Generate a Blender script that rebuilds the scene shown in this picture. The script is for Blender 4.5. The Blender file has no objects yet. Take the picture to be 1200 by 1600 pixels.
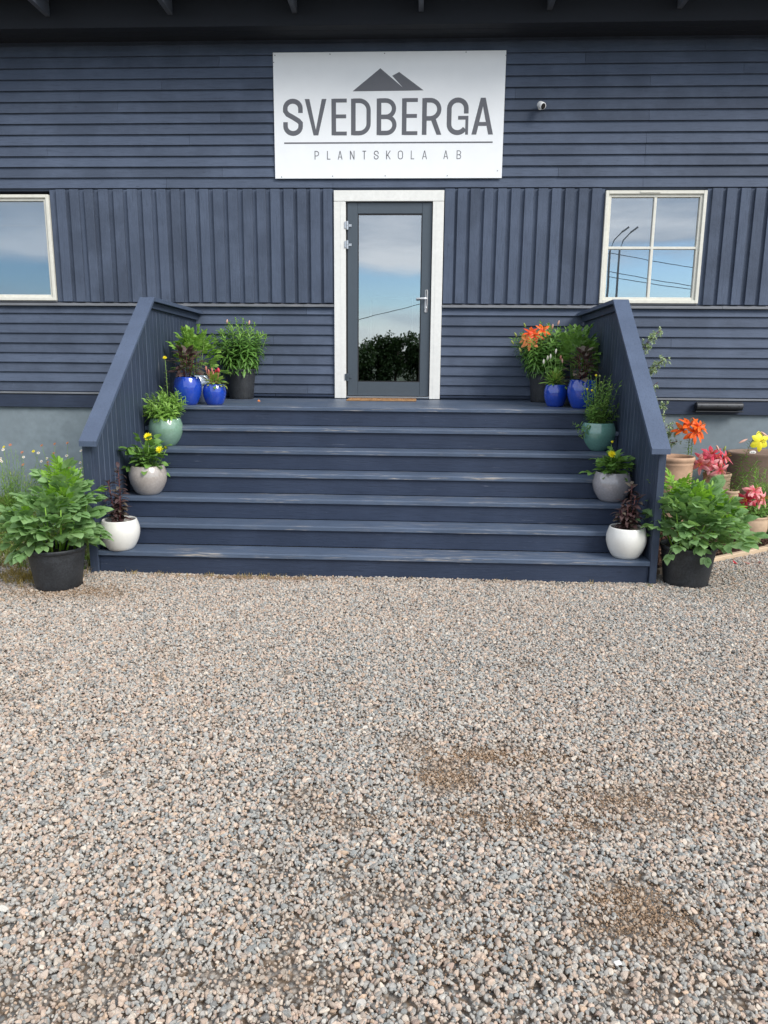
import bpy, math, random
import numpy as np
from math import sin, cos, pi, radians, sqrt
from mathutils import Vector, Matrix, Euler, Quaternion

random.seed(7)
np.random.seed(7)
S = bpy.context.scene
COL = S.collection

# ------------------------------------------------------------------ camera
cam_d = bpy.data.cameras.new('camera')
cam = bpy.data.objects.new('camera', cam_d); COL.objects.link(cam); S.camera = cam
PIT, YAW, ROL = 0.20151, -0.045542, 0.00825
fw = Vector((sin(YAW)*cos(PIT), cos(YAW)*cos(PIT), -sin(PIT)))
rt = fw.cross(Vector((0, 0, 1))).normalized(); up = rt.cross(fw)
r2 = rt*cos(ROL)+up*sin(ROL); u2 = -rt*sin(ROL)+up*cos(ROL)
M3 = Matrix((r2, u2, -fw)).transposed()
cam.matrix_world = Matrix.Translation((0.3628, -8.5162, 1.6627)) @ M3.to_4x4()
cam_d.sensor_fit = 'HORIZONTAL'; cam_d.sensor_width = 36.0
cam_d.lens = 36.0*1166.3/1200.0
cam_d.clip_start = 0.05; cam_d.clip_end = 2000

# ------------------------------------------------------------------ light
S.view_settings.view_transform = 'Standard'; S.view_settings.look = 'None'
S.view_settings.gamma = 1.0; S.view_settings.use_curve_mapping = False
S.view_settings.exposure = 0.80
SUN_EL, SUN_AZ = radians(38), radians(130)      # azimuth clockwise from +Y: behind the camera, to the right
world = bpy.data.worlds.new("World"); S.world = world; world.use_nodes = True
wt = world.node_tree; wn = wt.nodes; wl = wt.links; wn.clear()
def wnode(t, **k):
    n = wn.new(t)
    for a, b in k.items(): setattr(n, a, b)
    return n
w_out = wnode('ShaderNodeOutputWorld'); w_bg = wnode('ShaderNodeBackground'); w_bg.inputs['Strength'].default_value = 0.115
sky = wnode('ShaderNodeTexSky', sky_type='NISHITA', sun_disc=False, sun_elevation=SUN_EL, sun_rotation=SUN_AZ)
sky.air_density = 1.0; sky.dust_density = 0.2; sky.ozone_density = 5.0
tc = wnode('ShaderNodeTexCoord'); sep = wnode('ShaderNodeSeparateXYZ'); wl.new(tc.outputs['Generated'], sep.inputs[0])
mp = wnode('ShaderNodeMapping'); mp.inputs['Scale'].default_value = (2.6, 2.6, 14.0); mp.inputs['Location'].default_value = (3.1, 1.7, 0.4)
wl.new(tc.outputs['Generated'], mp.inputs[0])
nz = wnode('ShaderNodeTexNoise'); nz.inputs['Scale'].default_value = 1.6; nz.inputs['Detail'].default_value = 7; nz.inputs['Roughness'].default_value = 0.55
wl.new(mp.outputs[0], nz.inputs['Vector'])
# cloud deck: overcast above about 6 degrees, thinner towards the horizon, broken by noise everywhere
def wmath(op, a, b=None, clamp=False):
    n = wnode('ShaderNodeMath', operation=op, use_clamp=clamp)
    for i, v in enumerate((a, b)):
        if v is None: continue
        if isinstance(v, (int, float)): n.inputs[i].default_value = v
        else: wl.new(v, n.inputs[i])
    return n.outputs[0]
nzc = wmath('SUBTRACT', nz.outputs['Fac'], 0.5)
elev = wmath('ADD', sep.outputs['Z'], wmath('MULTIPLY', nzc, 0.10))
mr = wnode('ShaderNodeMapRange', interpolation_type='SMOOTHSTEP'); wl.new(elev, mr.inputs['Value'])
mr.inputs['From Min'].default_value = 0.098; mr.inputs['From Max'].default_value = 0.138
mr.inputs['To Min'].default_value = 0.0; mr.inputs['To Max'].default_value = 0.93
mr2 = wnode('ShaderNodeMapRange', interpolation_type='SMOOTHSTEP'); wl.new(elev, mr2.inputs['Value'])
mr2.inputs['From Min'].default_value = 0.082; mr2.inputs['From Max'].default_value = 0.040
mr2.inputs['To Min'].default_value = 0.0; mr2.inputs['To Max'].default_value = 0.70
cf = wmath('MAXIMUM', mr.outputs[0], mr2.outputs[0])
ramp = wnode('ShaderNodeValToRGB'); wl.new(nz.outputs['Fac'], ramp.inputs[0])
ramp.color_ramp.elements[0].position = 0.36; ramp.color_ramp.elements[0].color = (3.6, 4.1, 4.9, 1)
ramp.color_ramp.elements[1].position = 0.64; ramp.color_ramp.elements[1].color = (7.2, 7.3, 7.6, 1)
mx = wnode('ShaderNodeMix', data_type='RGBA'); wl.new(cf, mx.inputs[0]); wl.new(sky.outputs[0], mx.inputs[6]); wl.new(ramp.outputs[0], mx.inputs[7])
wl.new(mx.outputs[2], w_bg.inputs[0]); wl.new(w_bg.outputs[0], w_out.inputs[0])

sd = bpy.data.lights.new('sun', 'SUN'); sd.energy = 2.1; sd.angle = radians(26); sd.color = (1.0, 0.96, 0.90)
sun = bpy.data.objects.new('sun', sd); COL.objects.link(sun)
sdir = Vector((sin(SUN_AZ)*cos(SUN_EL), cos(SUN_AZ)*cos(SUN_EL), sin(SUN_EL)))
sun.rotation_euler = sdir.to_track_quat('Z', 'Y').to_euler(); sun.location = sdir*30

# ------------------------------------------------------------------ mesh helpers
class MB:
    def __init__(s): s.v = []; s.f = []; s.mi = []; s.cur = 0
    def add(s, vs, fs, M=None):
        o = len(s.v)
        if M is not None: vs = [M @ Vector(p) for p in vs]
        s.v += [tuple(p) for p in vs]; s.f += [tuple(i+o for i in f) for f in fs]; s.mi += [s.cur]*len(fs)
    def box(s, x0, x1, y0, y1, z0, z1, c=0.0, M=None):
        if c <= 0:
            vs = [(x, y, z) for x in (x0, x1) for y in (y0, y1) for z in (z0, z1)]
            s.add(vs, [(0,1,3,2),(4,6,7,5),(0,4,5,1),(2,3,7,6),(0,2,6,4),(1,5,7,3)], M); return
        vs = []; idx = {}
        X = (x0, x1); Y = (y0, y1); Z = (z0, z1)
        for i in (0, 1):
            for j in (0, 1):
                for k in (0, 1):
                    dx = c*(1-2*i); dy = c*(1-2*j); dz = c*(1-2*k)
                    idx[i,j,k,0] = len(vs); vs.append((X[i], Y[j]+dy, Z[k]+dz))
                    idx[i,j,k,1] = len(vs); vs.append((X[i]+dx, Y[j], Z[k]+dz))
                    idx[i,j,k,2] = len(vs); vs.append((X[i]+dx, Y[j]+dy, Z[k]))
        g = lambda i,j,k,a: idx[i,j,k,a]
        fs = []
        for i in (0, 1):
            q = [g(i,0,0,0), g(i,1,0,0), g(i,1,1,0), g(i,0,1,0)]; fs.append(q if i else q[::-1])
            q = [g(0,i,0,1), g(0,i,1,1), g(1,i,1,1), g(1,i,0,1)]; fs.append(q if i else q[::-1])
            q = [g(0,0,i,2), g(1,0,i,2), g(1,1,i,2), g(0,1,i,2)]; fs.append(q if i else q[::-1])
        for i in (0, 1):
            for j in (0, 1):
                fs.append([g(i,j,0,0), g(i,j,0,1), g(i,j,1,1), g(i,j,1,0)])
                fs.append([g(i,0,j,0), g(i,0,j,2), g(i,1,j,2), g(i,1,j,0)])
                fs.append([g(0,i,j,1), g(0,i,j,2), g(1,i,j,2), g(1,i,j,1)])
                for k in (0, 1): fs.append([g(i,j,k,0), g(i,j,k,1), g(i,j,k,2)])
        s.add(vs, fs, M)
    def prism(s, poly, axis, a, b):           # poly in the two other axes, extruded a..b along axis
        n = len(poly)
        def P(u, v, w): return {0: (w, u, v), 1: (u, w, v), 2: (u, v, w)}[axis]
        vs = [P(u, v, a) for u, v in poly]+[P(u, v, b) for u, v in poly]
        s.add(vs, [tuple(range(n)), tuple(range(2*n-1, n-1, -1))]+[(i, i+n, (i+1) % n+n, (i+1) % n) for i in range(n)])
    def tube(s, pts, rad, n=6, cap=True):
        pts = [Vector(p) for p in pts]; m = len(pts)
        if not isinstance(rad, (list, tuple)): rad = [rad]*m
        rings = []; vs = []
        for i, p in enumerate(pts):
            d = (pts[min(i+1, m-1)]-pts[max(i-1, 0)]).normalized()
            a = Vector((0, 0, 1)) if abs(d.z) < 0.9 else Vector((1, 0, 0))
            e1 = d.cross(a).normalized(); e2 = d.cross(e1)
            for k in range(n):
                t = 2*pi*k/n; vs.append(p+(e1*cos(t)+e2*sin(t))*rad[i])
        fs = [(i*n+k, i*n+(k+1) % n, (i+1)*n+(k+1) % n, (i+1)*n+k) for i in range(m-1) for k in range(n)]
        if cap: fs += [tuple(range(n-1, -1, -1)), tuple((m-1)*n+k for k in range(n))]
        s.add(vs, fs)
    def lathe(s, prof, n=40, cx=0, cy=0, sx=1, sy=1, jit=0):
        vs = [(cx+r*cos(2*pi*k/n)*sx, cy+r*sin(2*pi*k/n)*sy, z) for r, z in prof for k in range(n)]
        fs = [(i*n+k, i*n+(k+1) % n, (i+1)*n+(k+1) % n, (i+1)*n+k) for i in range(len(prof)-1) for k in range(n)]
        s.add(vs, fs)
    def leaf(s, M, L, W, n=6, fold=0.25, curl=0.25, peak=0.42, serr=0.0, tipw=0.0):
        vs = []
        for i in range(n+1):
            t = i/n
            w = W*0.5*(sin(pi*min(1, t**(math.log(0.5)/math.log(peak)))))**0.8
            if i == 0: w = W*0.04
            if i == n: w = W*tipw
            if serr and 0 < i < n: w *= 1+serr*(1 if i % 2 else -1)
            z = -curl*L*t*t
            y = L*(t-0.25*curl*curl*t*t)
            f = fold*w
            vs += [(-w, y-(0.04*L if serr and i%2 else 0), z+f), (0, y, z), (w, y-(0.04*L if serr and i%2 else 0), z+f)]
        fs = []
        for i in range(n):
            a = 3*i; fs += [(a, a+1, a+4, a+3), (a+1, a+2, a+5, a+4)]
        s.add(vs, fs, M)
    def mesh(s, name, mats, smooth=False, bounds=None):
        me = bpy.data.meshes.new(name); me.from_pydata(s.v, [], s.f)
        for m in (mats if isinstance(mats, (list, tuple)) else [mats]): me.materials.append(m)
        if s.mi and max(s.mi) > 0: me.polygons.foreach_set('material_index', s.mi)
        if smooth: me.polygons.foreach_set('use_smooth', [True]*len(me.polygons))
        me.update(); return me

def link(name, me, parent=None, M=None):
    o = bpy.data.objects.new(name, me); COL.objects.link(o)
    if parent is not None: o.parent = parent
    if M is not None: o.matrix_local = M
    return o
def tag(o, label=None, cat=None, group=None, kind=None):
    if label: o['label'] = label
    if cat: o['category'] = cat
    if group: o['group'] = group
    if kind: o['kind'] = kind
    return o
def thing(name, label, cat, loc=(0, 0, 0), group=None):
    o = bpy.data.objects.new(name, None); COL.objects.link(o); o.location = loc; o.empty_display_size = 0.1
    return tag(o, label, cat, group)
def frame_to(d, upv=Vector((0, 0, 1)), roll=0.0):
    """rotation whose +Y points along d and +Z as near upv as it can"""
    y = Vector(d).normalized(); x = y.cross(upv)
    if x.length < 1e-4: x = Vector((1, 0, 0))
    x.normalize(); z = x.cross(y)
    m = Matrix((x, y, z)).transposed().to_4x4()
    return m @ Matrix.Rotation(roll, 4, 'Y')

# ------------------------------------------------------------------ materials
def newmat(name):
    m = bpy.data.materials.new(name); m.use_nodes = True
    nt = m.node_tree; b = nt.nodes['Principled BSDF']
    return m, nt, nt.nodes, nt.links, b
def N(nt, t, **k):
    n = nt.nodes.new(t)
    for a, b in k.items():
        if a in n.inputs: n.inputs[a].default_value = b
        else: setattr(n, a, b)
    return n
def mixc(nt, fac, a, b, bt='MIX'):
    n = nt.nodes.new('ShaderNodeMix'); n.data_type = 'RGBA'; n.blend_type = bt
    for i, v in ((0, fac), (6, a), (7, b)):
        if hasattr(v, 'links'): nt.links.new(v, n.inputs[i])
        elif i == 0: n.inputs[0].default_value = v
        else: n.inputs[i].default_value = (*v, 1) if len(v) == 3 else v
    return n.outputs[2]
def mapr(nt, v, a, b, c=0.0, d=1.0):
    n = nt.nodes.new('ShaderNodeMapRange'); nt.links.new(v, n.inputs[0])
    for i, x in enumerate((a, b, c, d)): n.inputs[1+i].default_value = x
    return n.outputs[0]
def coords(nt, scale, what='Object'):
    t = nt.nodes.new('ShaderNodeTexCoord'); m = nt.nodes.new('ShaderNodeMapping')
    m.inputs['Scale'].default_value = scale; nt.links.new(t.outputs[what], m.inputs[0])
    return m.outputs[0]
def noise(nt, vec, sc, det=4, rough=0.55, dist=0.0):
    n = nt.nodes.new('ShaderNodeTexNoise'); nt.links.new(vec, n.inputs['Vector'])
    n.inputs['Scale'].default_value = sc; n.inputs['Detail'].default_value = det
    n.inputs['Roughness'].default_value = rough; n.inputs['Distortion'].default_value = dist
    return n.outputs['Fac']

def wood_paint(name, col, axis, wear=0.0, rough=0.6, tint=0.22, sawn=0.3, wearcol=(0.42, 0.38, 0.33), blotch=0.25):
    """painted rough timber; grain runs along axis"""
    m, nt, nd, lk, b = newmat(name)
    sc = [14, 14, 14]; sc[axis] = 0.9
    grain_v = coords(nt, tuple(sc)); g = noise(nt, grain_v, 7, 6, 0.65, 0.4)
    v = coords(nt, (1, 1, 1)); big = noise(nt, v, 2.3, 4, 0.6); mid = noise(nt, v, 34, 4, 0.7)
    oi = N(nt, 'ShaderNodeObjectInfo')
    c0 = tuple(x*(1-tint) for x in col); c1 = tuple(min(1, x*(1+tint)) for x in col)
    c = mixc(nt, oi.outputs['Random'], c0, c1)
    dk = tuple(x*0.62 for x in col); lt = tuple(x*1.45+0.008 for x in col)
    c = mixc(nt, mapr(nt, big, 0.42, 0.72, 0, blotch*2), c, lt)
    c = mixc(nt, mapr(nt, g, 0.50, 0.30, 0, 0.55), c, dk)
    c = mixc(nt, mapr(nt, mid, 0.60, 0.75, 0, 0.35), c, lt)
    # knots
    kv = [3.0, 3.0, 3.0]; kv[axis] = 1.3
    vo = nt.nodes.new('ShaderNodeTexVoronoi'); lk.new(coords(nt, tuple(kv)), vo.inputs['Vector']); vo.inputs['Scale'].default_value = 1.7
    c = mixc(nt, mapr(nt, vo.outputs['Distance'], 0.055, 0.025, 0, 0.6), c, dk)
    if wear > 0:
        ws = [26, 26, 26]; ws[axis] = 1.1
        w1 = noise(nt, coords(nt, tuple(ws)), 3.2, 7, 0.72, 0.2); w2 = noise(nt, v, 1.9, 3, 0.6)
        mul = nt.nodes.new('ShaderNodeMath'); mul.operation = 'MULTIPLY'
        lk.new(mapr(nt, w1, 0.66-0.07*wear, 0.74-0.05*wear), mul.inputs[0]); lk.new(mapr(nt, w2, 0.44, 0.62), mul.inputs[1])
        c = mixc(nt, mul.outputs[0], c, wearcol)
        # chips
        ch = noise(nt, v, 60, 3, 0.75)
        c = mixc(nt, mapr(nt, ch, 0.74, 0.77, 0, 0.6), c, wearcol)
    lk.new(c, b.inputs['Base Color']); b.inputs['Roughness'].default_value = rough
    b.inputs['Specular IOR Level'].default_value = 0.35
    add = nt.nodes.new('ShaderNodeMath'); add.operation = 'ADD'
    ml = nt.nodes.new('ShaderNodeMath'); ml.operation = 'MULTIPLY'; lk.new(mid, ml.inputs[0]); ml.inputs[1].default_value = sawn
    lk.new(g, add.inputs[0]); lk.new(ml.outputs[0], add.inputs[1])
    bp = N(nt, 'ShaderNodeBump'); bp.inputs['Strength'].default_value = 0.55; bp.inputs['Distance'].default_value = 0.004
    lk.new(add.outputs[0], bp.inputs['Height']); lk.new(bp.outputs[0], b.inputs['Normal'])
    return m

def plain(name, col, rough=0.5, metal=0.0, nscale=20, var=0.12, bump=0.0, coat=0.0, spec=0.5, rnd=0.0):
    m, nt, nd, lk, b = newmat(name)
    v = coords(nt, (1, 1, 1)); n = noise(nt, v, nscale, 4, 0.6); n2 = noise(nt, v, nscale*0.13, 3, 0.5)
    c = mixc(nt, mapr(nt, n, 0.3, 0.7), tuple(x*(1-var) for x in col), tuple(min(1, x*(1+var)) for x in col))
    c = mixc(nt, mapr(nt, n2, 0.35, 0.7, 0, 0.6), c, tuple(x*(1-var*1.3) for x in col))
    if rnd:
        oi = N(nt, 'ShaderNodeObjectInfo'); c = mixc(nt, mapr(nt, oi.outputs['Random'], 0, 1, 0, rnd), c, tuple(x*0.55 for x in col))
    lk.new(c, b.inputs['Base Color']); b.inputs['Roughness'].default_value = rough; b.inputs['Metallic'].default_value = metal
    b.inputs['Coat Weight'].default_value = coat; b.inputs['Coat Roughness'].default_value = 0.06; b.inputs['Specular IOR Level'].default_value = spec
    if bump:
        bp = N(nt, 'ShaderNodeBump'); bp.inputs['Strength'].default_value = bump; bp.inputs['Distance'].default_value = 0.003
        lk.new(n, bp.inputs['Height']); lk.new(bp.outputs[0], b.inputs['Normal'])
    return m

def leafmat(name, c0, c1, rough=0.45, trans=0.25, base=None):
    m, nt, nd, lk, b = newmat(name)
    oi = N(nt, 'ShaderNodeObjectInfo'); ge = N(nt, 'ShaderNodeNewGeometry')
    r = nt.nodes.new('ShaderNodeMath'); r.operation = 'ADD'; lk.new(oi.outputs['Random'], r.inputs[0]); lk.new(ge.outputs['Random Per Island'], r.inputs[1])
    fr = nt.nodes.new('ShaderNodeMath'); fr.operation = 'FRACT'; lk.new(r.outputs[0], fr.inputs[0])
    v = coords(nt, (1, 1, 1)); n = noise(nt, v, 45, 3, 0.6)
    c = mixc(nt, fr.outputs[0], c0, c1)
    c = mixc(nt, mapr(nt, n, 0.4, 0.75, 0, 0.35), c, tuple(min(1, x*1.5+0.01) for x in c1))
    if base:
        sx = nt.nodes.new('ShaderNodeSeparateXYZ'); lk.new(v, sx.inputs[0])
        ab = nt.nodes.new('ShaderNodeMath'); ab.operation = 'ABSOLUTE'; lk.new(sx.outputs[0], ab.inputs[0])
        c = mixc(nt, mapr(nt, sx.outputs[1], .015, .075), base, c); c = mixc(nt, mapr(nt, ab.outputs[0], .004, .0005, 0, .7), c, base)
    lk.new(c, b.inputs['Base Color']); b.inputs['Roughness'].default_value = rough; b.inputs['Specular IOR Level'].default_value = 0.4
    bp = N(nt, 'ShaderNodeBump'); bp.inputs['Strength'].default_value = 0.3; bp.inputs['Distance'].default_value = 0.002
    lk.new(n, bp.inputs['Height']); lk.new(bp.outputs[0], b.inputs['Normal'])
    tr = N(nt, 'ShaderNodeBsdfTranslucent'); tcol = mixc(nt, 0.5, c, (c1[0]*1.6, c1[1]*1.7, c1[2]*0.6)); lk.new(tcol, tr.inputs[0])
    ms = N(nt, 'ShaderNodeMixShader'); ms.inputs[0].default_value = trans
    lk.new(b.outputs[0], ms.inputs[1]); lk.new(tr.outputs[0], ms.inputs[2])
    lk.new(ms.outputs[0], nd['Material Output'].inputs[0])
    return m

SLATE = (0.063, 0.083, 0.127)
M_clad = wood_paint('painted_cladding_horizontal', SLATE, 0, sawn=0.9, rough=0.72, tint=0.17, blotch=0.33, wear=.12, wearcol=(0.16, 0.18, 0.22))
M_batt = wood_paint('painted_cladding_vertical', SLATE, 2, sawn=1.3, rough=0.75, tint=0.17, blotch=0.33, wear=.12, wearcol=(0.16, 0.18, 0.22))
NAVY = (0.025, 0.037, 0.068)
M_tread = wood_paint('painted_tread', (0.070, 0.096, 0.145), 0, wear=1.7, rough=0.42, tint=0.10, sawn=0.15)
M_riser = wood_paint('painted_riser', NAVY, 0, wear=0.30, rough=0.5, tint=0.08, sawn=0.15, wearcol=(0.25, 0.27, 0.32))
M_rail = wood_paint('painted_rail_boards', (0.037, 0.052, 0.086), 2, wear=0.15, rough=0.5, tint=0.10, sawn=0.15, wearcol=(0.25, 0.27, 0.32))
M_railedge = wood_paint('worn_board_edge', (0.070, 0.09, 0.13), 2, wear=0.3, rough=0.5, tint=0.25, sawn=0.1)
M_cap = wood_paint('painted_cap_rail', (0.070, 0.095, 0.150), 1, wear=0.35, rough=0.42, tint=0.05, sawn=0.15, wearcol=(0.22, 0.22, 0.24))
M_ledge = wood_paint('weathered_ledge', (0.17, 0.18, 0.20), 0, wear=0.8, rough=0.6, tint=0.1)
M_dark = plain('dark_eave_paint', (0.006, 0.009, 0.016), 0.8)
M_raft = wood_paint('rafter_paint', (0.07, 0.08, 0.10), 1, rough=0.7)
M_white = plain('white_casing_paint', (0.76, 0.76, 0.73), 0.45, nscale=30, var=0.06, bump=0.15)
M_cream = plain('cream_window_paint', (0.68, 0.67, 0.60), 0.45, nscale=30, var=0.08, bump=0.15)
M_found = plain('rendered_foundation', (0.20, 0.245, 0.275), 0.9, nscale=9, var=0.14, bump=0.5)
M_doorgrey = plain('dark_grey_door_frame', (0.062, 0.080, 0.100), 0.35, nscale=40, var=0.05)
M_gasket = plain('black_gasket', (0.012, 0.012, 0.014), 0.6)
M_steel = plain('brushed_steel', (0.55, 0.56, 0.58), 0.3, metal=1.0, var=0.05)
M_handle = plain('pale_satin_handle', (0.80, 0.81, 0.83), 0.28, metal=0.3, var=0.03)
M_interior = plain('dim_interior', (0.10, 0.10, 0.10), 0.9)
M_blind = plain('pale_blind_cloth', (0.62, 0.67, 0.70), 0.9, var=0.03)
M_sign = plain('white_sign_sheet', (0.86, 0.88, 0.90), 0.35, nscale=6, var=0.02)
M_print = plain('grey_sign_print', (0.115, 0.118, 0.135), 0.4, var=0.04)
M_screw = plain('screw_head', (0.25, 0.25, 0.26), 0.4, metal=0.8)

def glass(name, refl, tint):
    m, nt, nd, lk, b = newmat(name); nd.remove(b)
    g = N(nt, 'ShaderNodeBsdfGlossy'); g.inputs['Roughness'].default_value = 0.004; g.inputs['Color'].default_value = (0.93, 0.97, 1.0, 1)
    v = coords(nt, (1, 1, 1)); n = noise(nt, v, 1.6, 2, 0.4)
    bp = N(nt, 'ShaderNodeBump'); bp.inputs['Strength'].default_value = 0.02; bp.inputs['Distance'].default_value = 0.02
    lk.new(n, bp.inputs['Height']); lk.new(bp.outputs[0], g.inputs['Normal'])
    t = N(nt, 'ShaderNodeBsdfTransparent'); t.inputs[0].default_value = (*tint, 1)
    lw = N(nt, 'ShaderNodeFresnel'); lw.inputs['IOR'].default_value = 1.5
    f = nt.nodes.new('ShaderNodeMath'); f.operation = 'ADD'; f.use_clamp = True; lk.new(lw.outputs[0], f.inputs[0]); f.inputs[1].default_value = refl
    ms = N(nt, 'ShaderNodeMixShader'); lk.new(f.outputs[0], ms.inputs[0]); lk.new(t.outputs[0], ms.inputs[1]); lk.new(g.outputs[0], ms.inputs[2])
    lk.new(ms.outputs[0], nd['Material Output'].inputs[0]); return m
M_glass = glass('coated_window_glass', 0.34, (0.55, 0.60, 0.60))
M_glassL = glass('window_glass_over_blind', 0.15, (0.74, 0.82, 0.88))

def structure(name, me): return tag(link(name, me), kind='structure')

# ------------------------------------------------------------------ ground
def ground_mat():
    m, nt, nd, lk, b = newmat('gravel_bed')
    v = coords(nt, (1, 1, 1)); vo = nt.nodes.new('ShaderNodeTexVoronoi'); lk.new(v, vo.inputs['Vector']); vo.inputs['Scale'].default_value = 55
    rp = nt.nodes.new('ShaderNodeValToRGB'); sepc = nt.nodes.new('ShaderNodeSeparateColor'); lk.new(vo.outputs['Color'], sepc.inputs[0]); lk.new(sepc.outputs[0], rp.inputs[0])
    e = rp.color_ramp.elements; e[0].color = (0.20, 0.21, 0.21, 1); e[1].color = (0.42, 0.36, 0.30, 1)
    c = mixc(nt, mapr(nt, vo.outputs['Distance'], 0.35, 0.75), rp.outputs[0], (0.20, 0.145, 0.10))
    lk.new(c, b.inputs['Base Color']); b.inputs['Roughness'].default_value = 0.95
    bp = N(nt, 'ShaderNodeBump'); bp.invert = True; bp.inputs['Distance'].default_value = 0.012; lk.new(vo.outputs['Distance'], bp.inputs['Height']); lk.new(bp.outputs[0], b.inputs['Normal'])
    return m
M_ground = ground_mat()
mb = MB(); mb.add([(-300, -300, -0.016), (300, -300, -0.016), (300, 60, -0.016), (-300, 60, -0.016)], [(0, 1, 2, 3)])
structure('ground', mb.mesh('ground', M_ground))
M_soil = plain('brown_soil', (0.14, 0.095, 0.06), 0.95, nscale=60, var=0.3, bump=0.8)
M_field = plain('grass_field', (0.03, 0.05, 0.015), 0.9, nscale=3, var=0.35, bump=0.5)
mb = MB(); mb.add([(-290, -290, -0.006), (290, -290, -0.006), (290, -18, -0.006), (-290, -18, -0.006)], [(0, 1, 2, 3)])
structure('grass_field', mb.mesh('grass_field', M_field))
M_bark = plain('bark_bed_base', (0.06, 0.032, 0.022), 0.95, nscale=60, var=0.4, bump=0.8)
mb = MB(); mb.add([(2.22, -2.72, -0.008), (6.0, -0.10, -0.008), (6.0, 0.03, -0.008), (2.22, 0.03, -0.008)], [(0, 1, 2, 3)])
structure('planting_bed', mb.mesh('planting_bed', M_bark))
mb = MB(); vs = [(-6.5, -2.9, -0.008), (-4.5, -2.75, -0.008), (-3.3, -2.5, -0.008), (-2.6, -2.75, -0.008), (-2.24, -2.4, -0.008), (-2.24, 0.03, -0.008), (-6.5, 0.03, -0.008)]
mb.add(vs, [tuple(range(7))]); structure('soil_strip', mb.mesh('soil_strip', M_soil))

def scatter_nodes(name, mat, nverts, flat, attr_kind, seeds):
    """node group: an instance of a convex random stone on every point; rot, scl and tint come from the points"""
    ng = bpy.data.node_groups.new(name, 'GeometryNodeTree')
    ng.interface.new_socket('Geometry', in_out='INPUT', socket_type='NodeSocketGeometry')
    ng.interface.new_socket('Geometry', in_out='OUTPUT', socket_type='NodeSocketGeometry')
    A = ng.nodes; K = ng.links
    gi = A.new('NodeGroupInput'); go = A.new('NodeGroupOutput')
    g2i = A.new('GeometryNodeGeometryToInstance')
    for sd_ in seeds:
        ico = A.new('GeometryNodeMeshIcoSphere'); ico.inputs['Radius'].default_value = 1; ico.inputs['Subdivisions'].default_value = 2
        rv = A.new('FunctionNodeRandomValue'); rv.data_type = 'FLOAT_VECTOR'; rv.inputs[0].default_value = (-0.42,)*3; rv.inputs[1].default_value = (0.42,)*3; rv.inputs['Seed'].default_value = sd_
        sp = A.new('GeometryNodeSetPosition'); K.new(ico.outputs[0], sp.inputs['Geometry']); K.new(rv.outputs[0], sp.inputs['Offset'])
        # keep only a few of the points so that the hull gets facets
        rb = A.new('FunctionNodeRandomValue'); rb.data_type = 'BOOLEAN'; rb.inputs['Probability'].default_value = nverts; rb.inputs['Seed'].default_value = sd_+50
        dg = A.new('GeometryNodeDeleteGeometry'); K.new(sp.outputs[0], dg.inputs['Geometry']); K.new(rb.outputs[3], dg.inputs['Selection'])
        ch = A.new('GeometryNodeConvexHull'); K.new(dg.outputs[0], ch.inputs[0])
        last = ch.outputs[0]
        if not flat:
            ss = A.new('GeometryNodeSubdivisionSurface'); ss.inputs['Level'].default_value = 1; ss.inputs['Edge Crease'].default_value = 0.6
            K.new(last, ss.inputs[0]); last = ss.outputs[0]
        sm = A.new('GeometryNodeSetMaterial'); sm.inputs['Material'].default_value = mat; K.new(last, sm.inputs[0])
        K.new(sm.outputs[0], g2i.inputs[0])
    iop = A.new('GeometryNodeInstanceOnPoints'); K.new(gi.outputs[0], iop.inputs['Points']); K.new(g2i.outputs[0], iop.inputs['Instance'])
    iop.inputs['Pick Instance'].default_value = True
    def na(nm, ty):
        n = A.new('GeometryNodeInputNamedAttribute'); n.data_type = ty; n.inputs['Name'].default_value = nm; return n.outputs[0]
    K.new(na('pick', 'INT'), iop.inputs['Instance Index'])
    e2r = A.new('FunctionNodeEulerToRotation'); K.new(na('rot', 'FLOAT_VECTOR'), e2r.inputs[0]); K.new(e2r.outputs[0], iop.inputs['Rotation'])
    K.new(na('scl', 'FLOAT_VECTOR'), iop.inputs['Scale']); K.new(iop.outputs[0], go.inputs[0])
    return ng
def points_obj(name, P, rot, scl, tint, pick, ng, mat):
    me = bpy.data.meshes.new(name); n = len(P); me.vertices.add(n); me.vertices.foreach_set('co', np.asarray(P, np.float32).ravel())
    for nm, ty, arr, key in (('rot', 'FLOAT_VECTOR', rot, 'vector'), ('scl', 'FLOAT_VECTOR', scl, 'vector'), ('tint', 'FLOAT_COLOR', tint, 'color'), ('pick', 'INT', pick, 'value')):
        a = me.attributes.new(nm, ty, 'POINT'); a.data.foreach_set(key, np.asarray(arr, np.int32 if ty == 'INT' else np.float32).ravel())
    me.materials.append(mat); me.update()
    o = link(name, me); md = o.modifiers.new('scatter', 'NODES'); md.node_group = ng; return o
def tinted(name, rough, bump=0.4, nscale=260):
    m, nt, nd, lk, b = newmat(name)
    at = N(nt, 'ShaderNodeAttribute'); at.attribute_type = 'INSTANCER'; at.attribute_name = 'tint'
    n = noise(nt, coords(nt, (1, 1, 1)), 2.2, 4, 0.7)
    c = mixc(nt, mapr(nt, n, 0.35, 0.7, 0, 0.6), at.outputs['Color'], (0.72, 0.70, 0.68), 'MULTIPLY')
    lk.new(c, b.inputs['Base Color']); b.inputs['Roughness'].default_value = rough; b.inputs['Specular IOR Level'].default_value = 0.3
    bp = N(nt, 'ShaderNodeBump'); bp.inputs['Strength'].default_value = bump; bp.inputs['Distance'].default_value = 0.15
    lk.new(n, bp.inputs['Height']); lk.new(bp.outputs[0], b.inputs['Normal']); return m
M_stone = tinted('crushed_stone', 0.85)
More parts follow.
